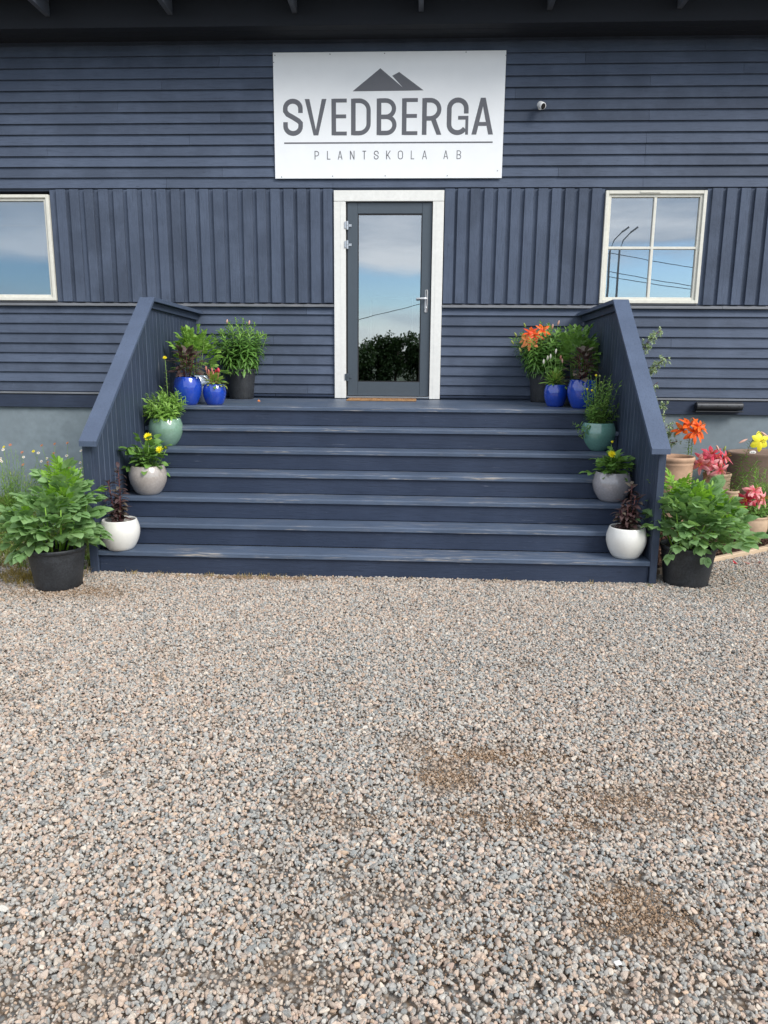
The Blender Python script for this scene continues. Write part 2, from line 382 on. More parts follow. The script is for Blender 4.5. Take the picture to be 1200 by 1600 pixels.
NGs = scatter_nodes('stones', M_stone, 0.55, False, 0, range(1, 11))
DENS = 12500
def smooth_noise(X, Y, sc, seed):
    rs = np.random.RandomState(seed); G = rs.rand(64, 64)
    u = (X*sc) % 63; v = (Y*sc) % 63; i = u.astype(int); j = v.astype(int); fu = u-i; fv = v-j
    fu = fu*fu*(3-2*fu); fv = fv*fv*(3-2*fv)
    return (G[i, j]*(1-fu)*(1-fv)+G[i+1, j]*fu*(1-fv)+G[i, j+1]*(1-fu)*fv+G[i+1, j+1]*fu*fv)
def gravel():
    X0, X1, Y0, Y1 = -5.4, 5.4, -8.1, -0.6
    n = int((X1-X0)*(Y1-Y0)*DENS)
    x = np.random.uniform(X0, X1, n); y = np.random.uniform(Y0, Y1, n)
    hw = 1.95+(y+7.2)*0.60
    keep = (np.abs(x-0.25) < hw)
    keep &= ~((np.abs(x) < 2.12) & (y > -2.90)) & ~((np.abs(x) < 2.2) & (y > -2.8))
    keep &= ~((x > 2.2) & (y > -2.72+(x-2.22)*0.693-0.02))
    # left weedy strip: stones thin out
    th = np.clip((y+2.95)/0.9, 0, 1)*(x < -2.1); keep &= np.random.rand(n) > th*0.85
    # dirt patches
    dirt = np.zeros(n)
    for cx, cy, rx, ry, s in ((0.73, -5.56, .28, .10, .8), (0.50, -5.75, .16, .10, 1), (0.80, -6.03, .42, .10, .8), (1.09, -6.50, .20, .11, 1.1), (1.0, -6.40, .16, .08, .8),
                              (0.32, -6.45, .22, .12, .5), (0.58, -6.62, .25, .12, .7), (1.12, -5.87, .4, .14, .6), (-1.65, -5.12, .14, .05, .8), (1.6, -5.5, .3, .1, .4),
                              (-2.2, -3.45, .5, .18, .9), (-0.7, -2.99, 1.0, .06, .8), (-1.3, -2.98, .5, .08, .9), (1.0, -2.97, .8, .05, .6), (0.2, -6.05, .25, .08, .5), (0.0,-6.8,.3,.1,.5)):
        dirt = np.maximum(dirt, s*np.exp(-(((x-cx)/rx)**2+((y-cy)/ry)**2)))
    nn = smooth_noise(x+20, y+20, 3.1, 3)*0.5+smooth_noise(x+20, y+20, 9.0, 4)*0.5
    n3 = smooth_noise(x+20, y+20, 26.0, 5); dirt = np.clip(dirt*np.clip((nn*.6+n3*.4-.30)*3.2, 0, 1.2)+np.clip((nn-0.66)*2.2, 0, 0.35)*(x > -1.6)*(y < -4.4), 0, 1)
    keep &= np.random.rand(n) > dirt*0.62
    x = x[keep]; y = y[keep]; dirt = dirt[keep]; n = len(x)
    s = np.random.gamma(7, 1/7.0, n)*0.0061; s = np.clip(s, 0.0026, 0.0130)*np.where(dirt > .3, .85, 1)
    scl = np.stack([s*np.random.uniform(.85, 1.35, n), s*np.random.uniform(.7, 1.05, n), s*np.random.uniform(.5, .9, n)], 1)
    rot = np.stack([np.random.normal(0, .45, n), np.random.normal(0, .45, n), np.random.uniform(0, 6.28, n)], 1)
    und = (smooth_noise(x+20, y+20, 1.3, 9)-.5)*0.012
    z = -0.008+np.random.uniform(0, 0.009, n)+und-dirt*0.004
    pal = np.array([(.58, .475, .40), (.52, .45, .395), (.64, .58, .51), (.46, .455, .44), (.53, .525, .50), (.32, .345, .35), (.40, .415, .41), (.60, .46, .35), (.20, .205, .205), (.46, .36, .31)])
    blue = smooth_noise(x+20, y+20, 1.1, 12)
    pr = np.array([.18, .14, .13, .13, .12, .08, .09, .05, .03, .05]); pr = pr/pr.sum()
    k = np.random.choice(len(pal), n, p=pr); swap = np.random.rand(n) < (blue-.45)*0.5*(x > -1); k[swap] = np.random.choice([5, 6, 3], swap.sum())
    t = pal[k]*np.random.uniform(.78, 1.12, (n, 1))*np.array([1.05, 1.02, .98])
    t = t*(1-dirt[:, None]*.6)+np.array([.42, .30, .20])*dirt[:, None]*.6
    ell = [(0.73, -5.56, .26, .06, 2600), (0.50, -5.75, .15, .05, 1000), (0.80, -6.03, .38, .07, 2400), (1.09, -6.50, .20, .09, 1900), (1.0, -6.40, .14, .06, 800), (0.58, -6.62, .20, .09, 1600), (1.12, -5.87, .3, .09, 1600), (-2.2, -3.40, .45, .13, 5000), (-0.9, -2.99, .9, .03, 4000)]
    gx = np.concatenate([np.random.normal(c[0], c[2]*.75, c[4]) for c in ell]); gy = np.concatenate([np.random.normal(c[1], c[3]*.75, c[4]) for c in ell])
    ok = gy < -2.95; ok |= (np.abs(gx) > 2.22); gx = gx[ok]; gy = gy[ok]
    m = len(gx); gs = np.random.uniform(.0012, .0038, m); x = np.concatenate([x, gx]); y = np.concatenate([y, gy]); z = np.concatenate([z, np.random.uniform(-.009, -.002, m)])
    scl = np.concatenate([scl, np.stack([gs*1.2, gs, gs*.8], 1)]); rot = np.concatenate([rot, np.random.uniform(0, 6.28, (m, 3))])
    t = np.concatenate([t, np.array([.37, .255, .165])*np.random.uniform(.5, 1.45, (m, 1))]); n += m
    tint = np.concatenate([t, np.ones((n, 1))], 1)
    P = np.stack([x, y, z], 1); print('stones', n)
    o = points_obj('gravel', P, rot, scl, tint, np.random.randint(0, 10, n), NGs, M_stone)
    tag(o, 'loose crushed stone gravel in pink and grey covering the forecourt before the steps', 'gravel', kind='stuff')
    return n
ng_ = gravel(); print('stones', ng_)
mb = MB(); M_frag = plain('white_fragment', (0.8, 0.8, 0.78), 0.5)
mb.box(-.010, .011, -.006, .007, 0, .006, .002); f = link('plaster_chip', mb.mesh('plaster_chip', M_frag)); f.location = (0.945, -6.69, 0.008); f.rotation_euler = (.2, .1, .4)
tag(f, 'small white chip lying alone on the gravel in front of the steps', 'chip')

# ------------------------------------------------------------------ building
B = thing('wooden_building', 'slate blue timber clad shop building with white framed door at the top of the steps', 'building', (0, 0, 0))
DX0, DX1, DZ0, DZ1 = -0.59, 0.59, 1.228, 3.43       # door casing outside
WR = (2.29, 3.34, 2.28, 3.425); WL = (-4.95, -3.715, 2.28, 3.395)
XL, XR = -7.0, 7.5
TOP = 5.10
# sheathing behind the boards, with the openings left free
mb = MB()
def wallseg(x0, x1, z0, z1): mb.box(x0, x1, 0.0, 0.14, z0, z1)
wallseg(XL, XR, 3.44, TOP); wallseg(XL, XR, 1.10, 1.228)
wallseg(XL, WL[0], 1.228, 3.44); wallseg(WL[0], WL[1], 1.228, 2.275); wallseg(WL[1], DX0, 1.228, 3.44)
wallseg(DX1, WR[0], 1.228, 3.44); wallseg(WR[0], WR[1], 1.228, 2.275); wallseg(WR[1], XR, 1.228, 3.44)
mb.box(XL, XL+.14, .14, 8, 0, TOP); mb.box(XR-.14, XR, .14, 8, 0, TOP); mb.box(XL, XR, 8, 8.14, 0, TOP)
link('wall', mb.mesh('wall', M_clad), B)
mb = MB(); mb.box(XL-.0, XR, 0.012, 0.2, -0.1, 1.098); link('foundation', mb.mesh('foundation', M_found), B)
mb = MB(); mb.box(XL+.15, XR-.15, .15, 7.9, 1.12, 1.22); link('floor', mb.mesh('floor', M_interior), B)
mb = MB(); mb.box(XL+.15, XR-.15, 3.2, 3.3, 1.22, 5.0); link('partition', mb.mesh('partition', M_interior), B)
# eave: boxed soffit next to the wall, open rafter tails beyond it, roof above
mb = MB(); mb.box(XL-.4, XR+.4, -.82, 8.6, 5.30, 5.44); link('roof', mb.mesh('roof', M_dark), B)
y = -.377
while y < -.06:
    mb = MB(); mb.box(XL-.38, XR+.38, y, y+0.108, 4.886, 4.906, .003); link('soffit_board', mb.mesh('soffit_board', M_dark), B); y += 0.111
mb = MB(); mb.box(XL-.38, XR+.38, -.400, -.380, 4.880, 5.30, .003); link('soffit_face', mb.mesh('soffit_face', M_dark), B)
mb = MB(); mb.box(XL-.4, XR+.4, -.85, -.822, 5.16, 5.46, .004); link('fascia', mb.mesh('fascia', M_clad), B)
me = None
for i in range(-6, 6):
    x = 0.315+i*1.24
    if me is None:
        mb = MB(); mb.box(-.024, .024, -.80, -.402, 4.985, 5.296, .003); me = mb.mesh('rafter', M_raft)
    if XL < x < XR: o = link('rafter', me, B); o.location = (x, 0, 0)
# lap siding boards
def lap(x0, x1, z0, h, top_in=0.003, bot_out=0.028):
    m_ = MB(); nseg = max(2, int((x1-x0)/0.45)); vs = []
    ph = random.random()*6; am = random.uniform(.0004, .0016)
    ya = random.uniform(-.0015, .0015)
    for i in range(nseg+1):
        x = x0+(x1-x0)*i/nseg; w = am*sin(ph+x*2.3)
        vs += [(x, -bot_out+ya+w, z0+w*.8), (x, -top_in, z0+h+.010), (x, 0.0, z0+h+.010), (x, 0.0, z0+.004), (x, -bot_out+.006+ya+w, z0-.001+w*.8)]
    fs = []
    for i in range(nseg):
        a = 5*i; b = a+5
        for j in range(5): fs.append((a+j, a+(j+1) % 5, b+(j+1) % 5, b+j))
    fs += [(4, 3, 2, 1, 0), tuple(5*nseg+j for j in range(5))]
    m_.add(vs, fs); return m_.mesh('board', M_clad)
PITCH = 0.1080
def course(z0, h, spans, joints):
    for a, b in spans:
        js = sorted(j for j in joints if a+.25 < j < b-.25); xs = [a]+js+[b]
        for i in range(len(xs)-1):
            link('board', lap(xs[i]+(.0012 if i else 0), xs[i+1]-(.0012 if i < len(xs)-2 else 0), z0, h), B)
jsets = [(-2.41, -0.6, 2.672, 5.1), (-1.795, 1.784, 4.9), (-5.2, 0.6, 2.675, 6.0), (-3.7, -1.22, 1.2, 2.674), (-2.138, 2.674, 5.5), (-4.6, -1.23, 3.9), (-1.796, 2.686, 5.0), (-5.6, -2.9, 0.7, 4.2),
         (-3.3, 1.3, 5.9), (-2.409, 2.675, 5.3), (-4.9, 0.0, 3.6), (-1.79, 2.0, 4.9), (-5.5, -2.2, 3.2), (-3.0, 1.19, 5.6), (-4.4, 0.3, 4.0)]
for i in range(14):
    z0 = 3.462+i*PITCH; course(z0, min(PITCH, 4.878-.0115-z0) if z0+PITCH > 4.86 else PITCH, [(XL, XR)], jsets[i])
jl = [(-0.9,), (-1.285, 2.64), (-3.0, 4.6), (-1.286, 2.63, 5.0), (-4.8,), (-1.275, 3.1), (-5.2, 2.63), (-1.4, 4.4)]
zl = 1.279
for i in range(9):
    z0 = zl+i*0.1083; h = 0.1083 if i < 8 else 0.072
    course(z0, h, [(XL, DX0-.003), (DX1+.003, XR)], jl[i % 8])
# flashing and skirt beam
for a, b in ((XL, -2.20), (2.20, XR)):
    mb = MB(); mb.box(a, b, -.040, 0.0, 1.247, 1.268, .003); link('flashing', mb.mesh('flashing', M_ledge), B)
    mb = MB(); mb.box(a, b, -.026, 0.0, 1.092, 1.243, .003); link('skirt_board', mb.mesh('skirt_board', M_riser), B)
for a, b in ((-2.05, -1.27), (-1.267, DX0-.003), (DX1+.003, 2.05)):
    mb = MB(); mb.box(a, b, -.034, 0.0, 1.243, 1.268, .004); link('flashing', mb.mesh('flashing', M_riser), B)
# ledge under the vertical boards
for a, b in ((XL, -0.93), (-0.927, DX0-.004), (DX1+.004, 3.6), (3.603, XR)):
    mb = MB(); mb.prism([(-.052, 2.226), (-.052, 2.246), (-0.004, 2.262), (0, 2.262), (0, 2.226)], 0, a, b); link('ledge', mb.mesh('ledge', M_ledge), B)
# vertical boards: wide under boards with narrower boards lapped over them
def vboard(x0, x1, y0, y1, z0, z1):
    m_ = MB(); m_.box(x0, x1, y0, y1, z0+random.uniform(-.003, .003), z1, .002); 
    lean = random.uniform(-.003, .003); m_.v = [(a+lean*(c-2.8), b_, c) for a, b_, c in m_.v]
    return link('board', m_.mesh('board', M_batt), B)
def zone(starts, x0, x1, w):
    for i, s_ in enumerate(starts):
        ww = w*random.uniform(.93, 1.06)
        vboard(max(x0, s_), min(x1, s_+ww), -.044, -.0195, 2.268, 3.447)
        e = starts[i+1] if i+1 < len(starts) else x1
        if e-(s_+ww) > .01: vboard(max(x0, s_+ww-.02), min(x1, e+.02), -.0165, -.001, 2.268, 3.447)
    if starts[0]-x0 > .02: vboard(x0+.002, starts[0]+.02, -.0165, -.001, 2.268, 3.447)
zone([-3.63, -3.48, -3.316, -3.161, -2.997, -2.843, -2.676, -2.517, -2.362, -2.205, -2.048, -1.899, -1.738, -1.577, -1.424, -1.277, -1.131, -.985, -.843, -.704], WL[1]+.004, DX0-.004, .103)
zone([.600, .732, .871, 1.015, 1.158, 1.3, 1.44, 1.583, 1.727, 1.866, 2.01, 2.144], DX1+.004, WR[0]-.004, .098)
zone([3.393+.147*i for i in range(27)], WR[1]+.004, XR, .100)
zone([XL+.02+.157*i for i in range(13)], XL, WL[0]-.004, .103)
# door
D = tag(link('door', None, B)) if False else None
def part_empty(name, parent):
    o = bpy.data.objects.new(name, None); COL.objects.link(o); o.parent = parent; o.empty_display_size = .1; return o
mb = MB(); mb.box(DX0, -0.463, -.048, 0.0, 1.232, 3.318, .003); mb.box(0.472, DX1, -.048, 0.0, 1.232, 3.318, .003); mb.box(DX0, DX1, -.050, 0.0, 3.3205, DZ1, .003)
mb.box(DX0+.075, DX0+.079, -.0505, -.047, 1.235, 3.318); mb.box(DX1-.079, DX1-.075, -.0505, -.047, 1.235, 3.318)
cas = link('door_casing', mb.mesh('door_casing', M_white), B)
mb = MB(); mb.box(-.590, -.463, .001, .12, 1.232, 3.43); mb.box(.472, .590, .001, .12, 1.232, 3.43); mb.box(-.462, .471, .001, .12, 3.322, 3.43)
link('door_jamb', mb.mesh('door_jamb', M_white), B)
lx0, lx1, lz0, lz1 = -.445, .466, 1.262, 3.312; gx0, gx1, gz0, gz1 = -.335, .362, 1.415, 3.200
mb = MB(); Y0, Y1 = -.018, .045
mb.box(lx0, gx0, Y0, Y1, lz0, lz1, .003); mb.box(gx1, lx1, Y0, Y1, lz0, lz1, .003); mb.box(gx0, gx1, Y0+.0015, Y1, lz0, gz0, .003); mb.box(gx0, gx1, Y0+.0015, Y1, gz1, lz1, .003)
door = link('door', mb.mesh('door', M_doorgrey), B)
mb = MB()
mb.box(gx0, gx0+.010, -.010, .02, gz0, gz1); mb.box(gx1-.010, gx1, -.010, .02, gz0, gz1); mb.box(gx0+.01, gx1-.01, -.010, .02, gz0, gz0+.010); mb.box(gx0+.01, gx1-.01, -.010, .02, gz1-.01, gz1)
link('gasket', mb.mesh('gasket', M_gasket), door)
mb = MB(); mb.box(gx0+.008, gx1-.008, .004, .010, gz0+.008, gz1-.008); link('pane', mb.mesh('pane', M_glass), door)
mb = MB(); mb.box(-.462, -.447, -.006, .05, 1.262, 3.32); mb.box(.468, .4715, -.006, .05, 1.262, 3.32); mb.box(-.462, .471, -.006, .05, 3.3145, 3.3205); link('door_seal', mb.mesh('door_seal', M_gasket), B)
mb = MB(); mb.box(.404, .436, -.030, -.019, 2.172, 2.412, .005)
mb.tube([(.42, -.03, 2.318), (.42, -.075, 2.318), (.408, -.083, 2.318), (.395, -.083, 2.318), (.31, -.083, 2.315)], [.010, .010, .011, .010, .009], 10)
mb.tube([(.42, -.030, 2.225), (.42, -.040, 2.225)], .009, 10)
link('handle', mb.mesh('handle', M_handle, True), door)
for z in (3.078, 2.88, 1.467):
    mb = MB(); mb.tube([(-.444, -.040, z-.045), (-.444, -.040, z-.004)], .013, 10); mb.tube([(-.444, -.040, z-.001), (-.444, -.040, z+.042)], .013, 10)
    mb.box(-.436, -.400, -.026, -.019, z-.014, z+.014, .002); mb.box(-.475, -.455, -.056, -.0505, z-.035, z+.035, .002)
    link('hinge', mb.mesh('hinge', M_steel if z > 2 else M_doorgrey), door)
mb = MB(); mb.box(-.455, .470, -.055, .06, 1.238, 1.258, .003); link('threshold', mb.mesh('threshold', M_steel), B)
# things faintly seen through the door: an inner partition door with a pale frame
mb = MB(); mb.box(-.30, -.285, 1.6, 1.62, 1.25, 2.45); mb.box(.245, .26, 1.6, 1.62, 1.25, 2.45); mb.box(-.30, .26, 1.6, 1.62, 2.45, 2.47)
link('inner_door_frame', mb.mesh('inner_door_frame', M_white), B)
# windows
def window(name, rect, nx, nz, mat, blind):
    x0, x1, z0, z1 = rect
    m_ = MB(); cw = .034
    m_.box(x0, x0+cw, -.046, .03, z0, z1, .003); m_.box(x1-cw, x1, -.046, .03, z0, z1, .003); m_.box(x0+cw, x1-cw, -.0455, .03, z1-cw, z1, .003); m_.box(x0+cw, x1-cw, -.0455, .03, z0, z0+cw, .003)
    w = link('window', m_.mesh('window', M_cream), B)
    m_ = MB(); a = x0+cw; b_ = x1-cw; c = z0+cw; d = z1-cw; sw = .030; A_, B_ = -.026, .03
    m_.box(a, a+sw, A_, B_, c, d, .003); m_.box(b_-sw, b_, A_, B_, c, d, .003); m_.box(a+sw, b_-sw, A_+.001, B_, d-sw, d, .003); m_.box(a+sw, b_-sw, A_+.001, B_, c, c+sw, .003)
    link('sash', m_.mesh('sash', M_cream), w)
    a += sw; b_ -= sw; c += sw; d -= sw
    for i in range(1, nx):
        xx = a+(b_-a)*i/nx; m_ = MB(); m_.box(xx-.014, xx+.014, -.024, .02, c, d, .003); link('muntin', m_.mesh('muntin', M_cream), w)
    for i in range(1, nz):
        zz = c+(d-c)*i/nz; m_ = MB(); m_.box(a, b_, -.0225, .021, zz-.013, zz+.013, .003); link('muntin', m_.mesh('muntin', M_cream), w)
    for i in range(nx):
        for j in range(nz):
            e = .012; xa = a+(b_-a)*i/nx+(e if i else 0); xb = a+(b_-a)*(i+1)/nx-(e if i < nx-1 else 0); za = c+(d-c)*j/nz+(e if j else 0); zb = c+(d-c)*(j+1)/nz-(e if j < nz-1 else 0)
            m_ = MB(); m_.box(xa, xb, .002, .006, za, zb); link('pane', m_.mesh('pane', mat), w)
    m_ = MB(); m_.box(x0, x1, -.030, .0, z0-.014, z0-.001, .002); link('sill', m_.mesh('sill', M_ledge), w)
    if blind:
        m_ = MB(); m_.box(a-.02, b_+.02, .05, .055, c-.02, d+.02); link('blind', m_.mesh('blind', M_blind), w)
        m_ = MB(); m_.box(a-.02, b_+.02, .044, .049, 3.085, 3.092); link('blind_seam', m_.mesh('blind_seam', M_white), w)
    else:
        m_ = MB(); m_.box(a+.02, a+.10, .022, .034, c, c+.014, .002); link('latch', m_.mesh('latch', M_steel), w)
        m_ = MB(); m_.box((x0+x1)/2-.17, (x0+x1)/2+.04, -.052, -.047, z1-.025, z1-.008, .002); link('vent', m_.mesh('vent', M_cream), w)
    return w
window('window', WR, 2, 2, M_glass, False)
window('window', WL, 1, 1, M_glassL, True)

# round duct length on the skirt board
PT = thing('duct_pipe', 'short dark grey metal pipe lying along the skirt board above the flower bed', 'pipe', (3.655, -.075, 1.190))
M_pipe = plain('dark_pipe_metal', (0.055, 0.058, 0.065), 0.42, metal=0.5, nscale=30, var=0.2)
mb = MB(); mb.tube([(-.252, 0, 0), (-.245, 0, 0), (.245, 0, 0), (.252, 0, 0)], [.040, .046, .046, .040], 20); link('body', mb.mesh('body', M_pipe, False), PT)
for x in (-.2, -.03, .075, .2):
    mb = MB(); mb.tube([(x, -.0445, .004), (x, -.048, .004)], .006, 8); link('rivet', mb.mesh('rivet', M_gasket), PT)
mb = MB(); mb.box(-.262, .255, -.05, .045, -.062, -.052, .002); link('bracket', mb.mesh('bracket', M_pipe), PT)

# ------------------------------------------------------------------ sign
SG = thing('sign_board', 'large white sign reading SVEDBERGA PLANTSKOLA AB with grey mountain emblem above the door', 'sign', (0, -.03, 3.55))
SX0, SX1, SZ0, SZ1 = -1.218, 1.191, 3.549, 4.772
mb = MB(); mb.box(SX0, SX1, -.010, 0.0, 0, SZ1-SZ0, .0015); link('panel', mb.mesh('panel', M_sign), SG)
def U(u): return SX0+(u-57)/1074*(SX1-SX0)
def V(v): return SZ1-(v-249)/592*(SZ1-SZ0)-3.549
lay = [0]
def flat(m_, poly):
    lay[0] += 1; yy = -.0106-.00003*(lay[0] % 40)
    m_.add([(x, yy, z) for x, z in poly], [tuple(range(len(poly)))])
def stroke(m_, pts, w, close=False):
    """constant-width line with mitred joints (points in sign pixels)"""
    P = []
    for a, b in pts:
        q_ = Vector((U(a), V(b)))
        if not P or (q_-P[-1]).length > 1e-4: P.append(q_)
    if close and (P[0]-P[-1]).length < 1e-4: P.pop()
    n = len(P); hw = w/2
    L_, R_ = [], []
    for i in range(n):
        if close: d0 = (P[i]-P[i-1]).normalized(); d1 = (P[(i+1) % n]-P[i]).normalized()
        else:
            d0 = (P[i]-P[i-1]).normalized() if i > 0 else (P[1]-P[0]).normalized(); d1 = (P[i+1]-P[i]).normalized() if i < n-1 else d0
        n0 = Vector((-d0.y, d0.x)); n1 = Vector((-d1.y, d1.x)); mm = (n0+n1); mm = mm.normalized() if mm.length > 1e-6 else n0
        k = hw/max(.35, mm.dot(n0)); L_.append(P[i]+mm*k); R_.append(P[i]-mm*k)
    lay[0] += 1; yy = -.0106-.00003*(lay[0] % 40); m = n if close else n-1
    vs = [(p.x, yy, p.y) for p in L_]+[(p.x, yy, p.y) for p in R_]
    m_.add(vs, [(i, (i+1) % n, n+(i+1) % n, n+i) for i in range(m)])
def arc(cx, cy, rx, ry, a0, a1, n=10):
    return [(cx+rx*cos(radians(a0+(a1-a0)*i/n)), cy-ry*sin(radians(a0+(a1-a0)*i/n))) for i in range(n+1)]
def letter(ch, x0, x1, yt, yb, w, wpx):
    h = wpx/2; m_ = MB(); a, b, t, o = x0+h, x1-h, yt+h*.9, yb-h*.9; mid = (yt+yb)/2; cx = (x0+x1)/2
    if ch == 'S':
        r = (b-a)/2
        pts = [(b, t+r*1.55)]+arc(cx, t+r*.95, r, r*.95, 0, 180, 12)[0:]+[(a, t+r*1.3)]+[(a+(b-a)*.14, mid-(yb-yt)*.085), (cx, mid), (b-(b-a)*.14, mid+(yb-yt)*.095)]
        pts += [(b, o-r*1.35)]+arc(cx, o-r*.95, r, r*.95, 0, -180, 12)+[(a, o-r*1.5)]
        stroke(m_, pts, w)
    elif ch == 'V': flat(m_, [(U(x0), V(yt)), (U(x0+wpx*1.02), V(yt)), (U(cx), V(yb-wpx*1.25)), (U(x1-wpx*1.02), V(yt)), (U(x1), V(yt)), (U(cx+wpx*.52), V(yb)), (U(cx-wpx*.52), V(yb))])
    elif ch == 'A':
        ww = wpx*.52
        flat(m_, [(U(x0), V(yb)), (U(x0+2*ww), V(yb)), (U(cx+ww*.75), V(yt)), (U(cx-ww), V(yt))]); flat(m_, [(U(x1-2*ww), V(yb)), (U(x1), V(yb)), (U(cx+ww), V(yt)), (U(cx-ww*.75), V(yt))]); stroke(m_, [(x0+(x1-x0)*.24, mid+(yb-yt)*.21), (x1-(x1-x0)*.24, mid+(yb-yt)*.21)], w*.78)
    elif ch == 'E':
        stroke(m_, [(a, yt), (a, yb)], w); 
        for yy in (yt+h*.78, mid-(yb-yt)*.02, yb-h*.78): stroke(m_, [(a, yy), (x1-(4*h/14 if yy == mid-(yb-yt)*.02 else 0), yy)], w*.78)
    elif ch == 'L': stroke(m_, [(a, yt), (a, yb)], w); stroke(m_, [(a, yb-h), (x1, yb-h)], w)
    elif ch == 'T': stroke(m_, [(cx, yt), (cx, yb)], w); stroke(m_, [(x0, yt+h), (x1, yt+h)], w)
    elif ch == 'N': stroke(m_, [(a, yt), (a, yb)], w); stroke(m_, [(b, yt), (b, yb)], w); stroke(m_, [(a, yt), (b, yb)], w)
    elif ch == 'K': stroke(m_, [(a, yt), (a, yb)], w); stroke(m_, [(x1-h, yt), (a+h, mid+(yb-yt)*.1)], w); stroke(m_, [(a+(b-a)*.3, mid-(yb-yt)*.02), (x1-h, yb)], w)
    elif ch == 'O': 
        r = (b-a)/2; stroke(m_, arc(cx, t+r, r, r, 0, 180, 10)+arc(cx, o-r, r, r, 180, 360, 10), w, True)
    elif ch in 'DPBR':
        stroke(m_, [(a, yt), (a, yb)], w); r = (b-a)*.62
        def bowl(ya, yb_, xb):
            rr = min(r, (yb_-ya)/2)
            stroke(m_, [(a, ya)]+arc(xb-rr, ya+rr, rr, rr, 90, 0, 8)+arc(xb-rr, yb_-rr, rr, rr, 0, -90, 8)+[(a, yb_)], w*.92)
        if ch == 'D': bowl(t, o, b)
        elif ch == 'P': bowl(t, mid+(yb-yt)*.08, b)
        elif ch == 'R': bowl(t, mid+(yb-yt)*.05, b-h*.1); flat(m_, [(U(a+(b-a)*.42), V(mid+(yb-yt)*.07)), (U(a+(b-a)*.42+wpx*1.04), V(mid+(yb-yt)*.04)), (U(x1), V(yb)), (U(x1-wpx*1.05), V(yb))])
        else: bowl(t, mid, b-h*.25); bowl(mid, o, b)
    elif ch == 'G':
        r = (b-a)/2
        stroke(m_, [(b, t+r*1.6)]+arc(cx, t+r, r, r, 0, 180, 12)+arc(cx, o-r, r, r, 180, 330, 12), w)
        flat(m_, [(U(x1-wpx*.62), V(mid-2)), (U(x1), V(mid-2)), (U(x1), V(yb)), (U(x1-wpx*.62), V(yb))]); stroke(m_, [(cx+h*.2, mid+h*.6), (x1, mid+h*.6)], w*.75)
    return m_
px2m = (SX1-SX0)/1074
for ch, a, b in zip('SVEDBERGA', (100, 203, 328, 420, 540, 658, 752, 867, 983), (193, 305, 400, 513, 634, 731, 843, 967, 1083)):
    link('letter', letter(ch, a, b, 464, 635, 21.5*px2m, 21.5).mesh('letter', M_print), SG)
for ch, a, b in zip('PLANTSKOLAAB', (247, 306, 357, 415, 474, 528, 586, 641, 702, 755, 855, 917), (268, 322, 379, 436, 491, 550, 607, 665, 718, 778, 877, 938)):
    link('letter', letter(ch, a, b, 709, 750, 3.6*px2m, 3.6).mesh('letter', M_print), SG)
mb = MB(); stroke(mb, [(103, 671), (1083, 671)], 6.5*px2m); link('underline', mb.mesh('underline', M_print), SG)
mb = MB()
flat(mb, [(U(a), V(b)) for a, b in ((427, 430), (556, 325), (652, 407), (680, 429))])
flat(mb, [(U(a), V(b)) for a, b in ((611, 360), (643, 343), (757, 428), (676, 429), (656, 409))])
link('mountain_emblem', mb.mesh('mountain_emblem', M_print), SG)
me = None
for u, v in ((67, 262), (323, 259), (575, 258), (948, 256), (1130, 272), (60, 294), (1110, 806), (875, 829), (582, 829), (332, 830), (88, 833)):
    if me is None: mb = MB(); mb.tube([(0, 0, 0), (0, -.003, 0)], .0055, 8); me = mb.mesh('screw', M_screw)
    o = link('screw', me, SG); o.location = (U(u), -.0102, V(v))
# ------------------------------------------------------------------ security camera
SC = thing('security_camera', 'small white security camera mounted on the upper cladding to the right of the sign', 'security camera', (1.561, -.03, 4.235))
M_camw = plain('white_camera_plastic', (0.82, 0.82, 0.82), 0.3, var=0.02)
q = Quaternion((0, 0, 1), radians(20)).to_matrix().to_4x4() @ Matrix.Rotation(radians(28), 4, 'X')
mb = MB(); prof = [(.0, -.055)]+[(.034*sin(t), -.02-.035*cos(t)) for t in [radians(a) for a in range(15, 91, 15)]]+[(.035, .03), (.034, .044), (.030, .05)]
rotM = Matrix.Translation((0, -.075, 0)) @ q @ Matrix.Rotation(radians(90), 4, 'X')
m2 = MB(); m2.lathe([(r, z) for r, z in prof]+[(0, .05)], 24); mb.add(m2.v, m2.f, rotM); link('body', mb.mesh('body', M_camw, True), SC)
mb = MB(); m2 = MB(); m2.lathe([(0, .0525), (.020, .0525), (.024, .0505), (.024, .048)], 20, sy=1.25); mb.add(m2.v, m2.f, rotM); link('lens', mb.mesh('lens', plain('black_lens', (0.01, 0.01, 0.012), 0.12), True), SC)
mb = MB(); mb.tube([(0, 0, .0), (0, -.012, 0)], .024, 16); mb.tube([(0, -.01, 0), (0, -.05, .0)], .009, 10); link('mount', mb.mesh('mount', M_camw), SC)

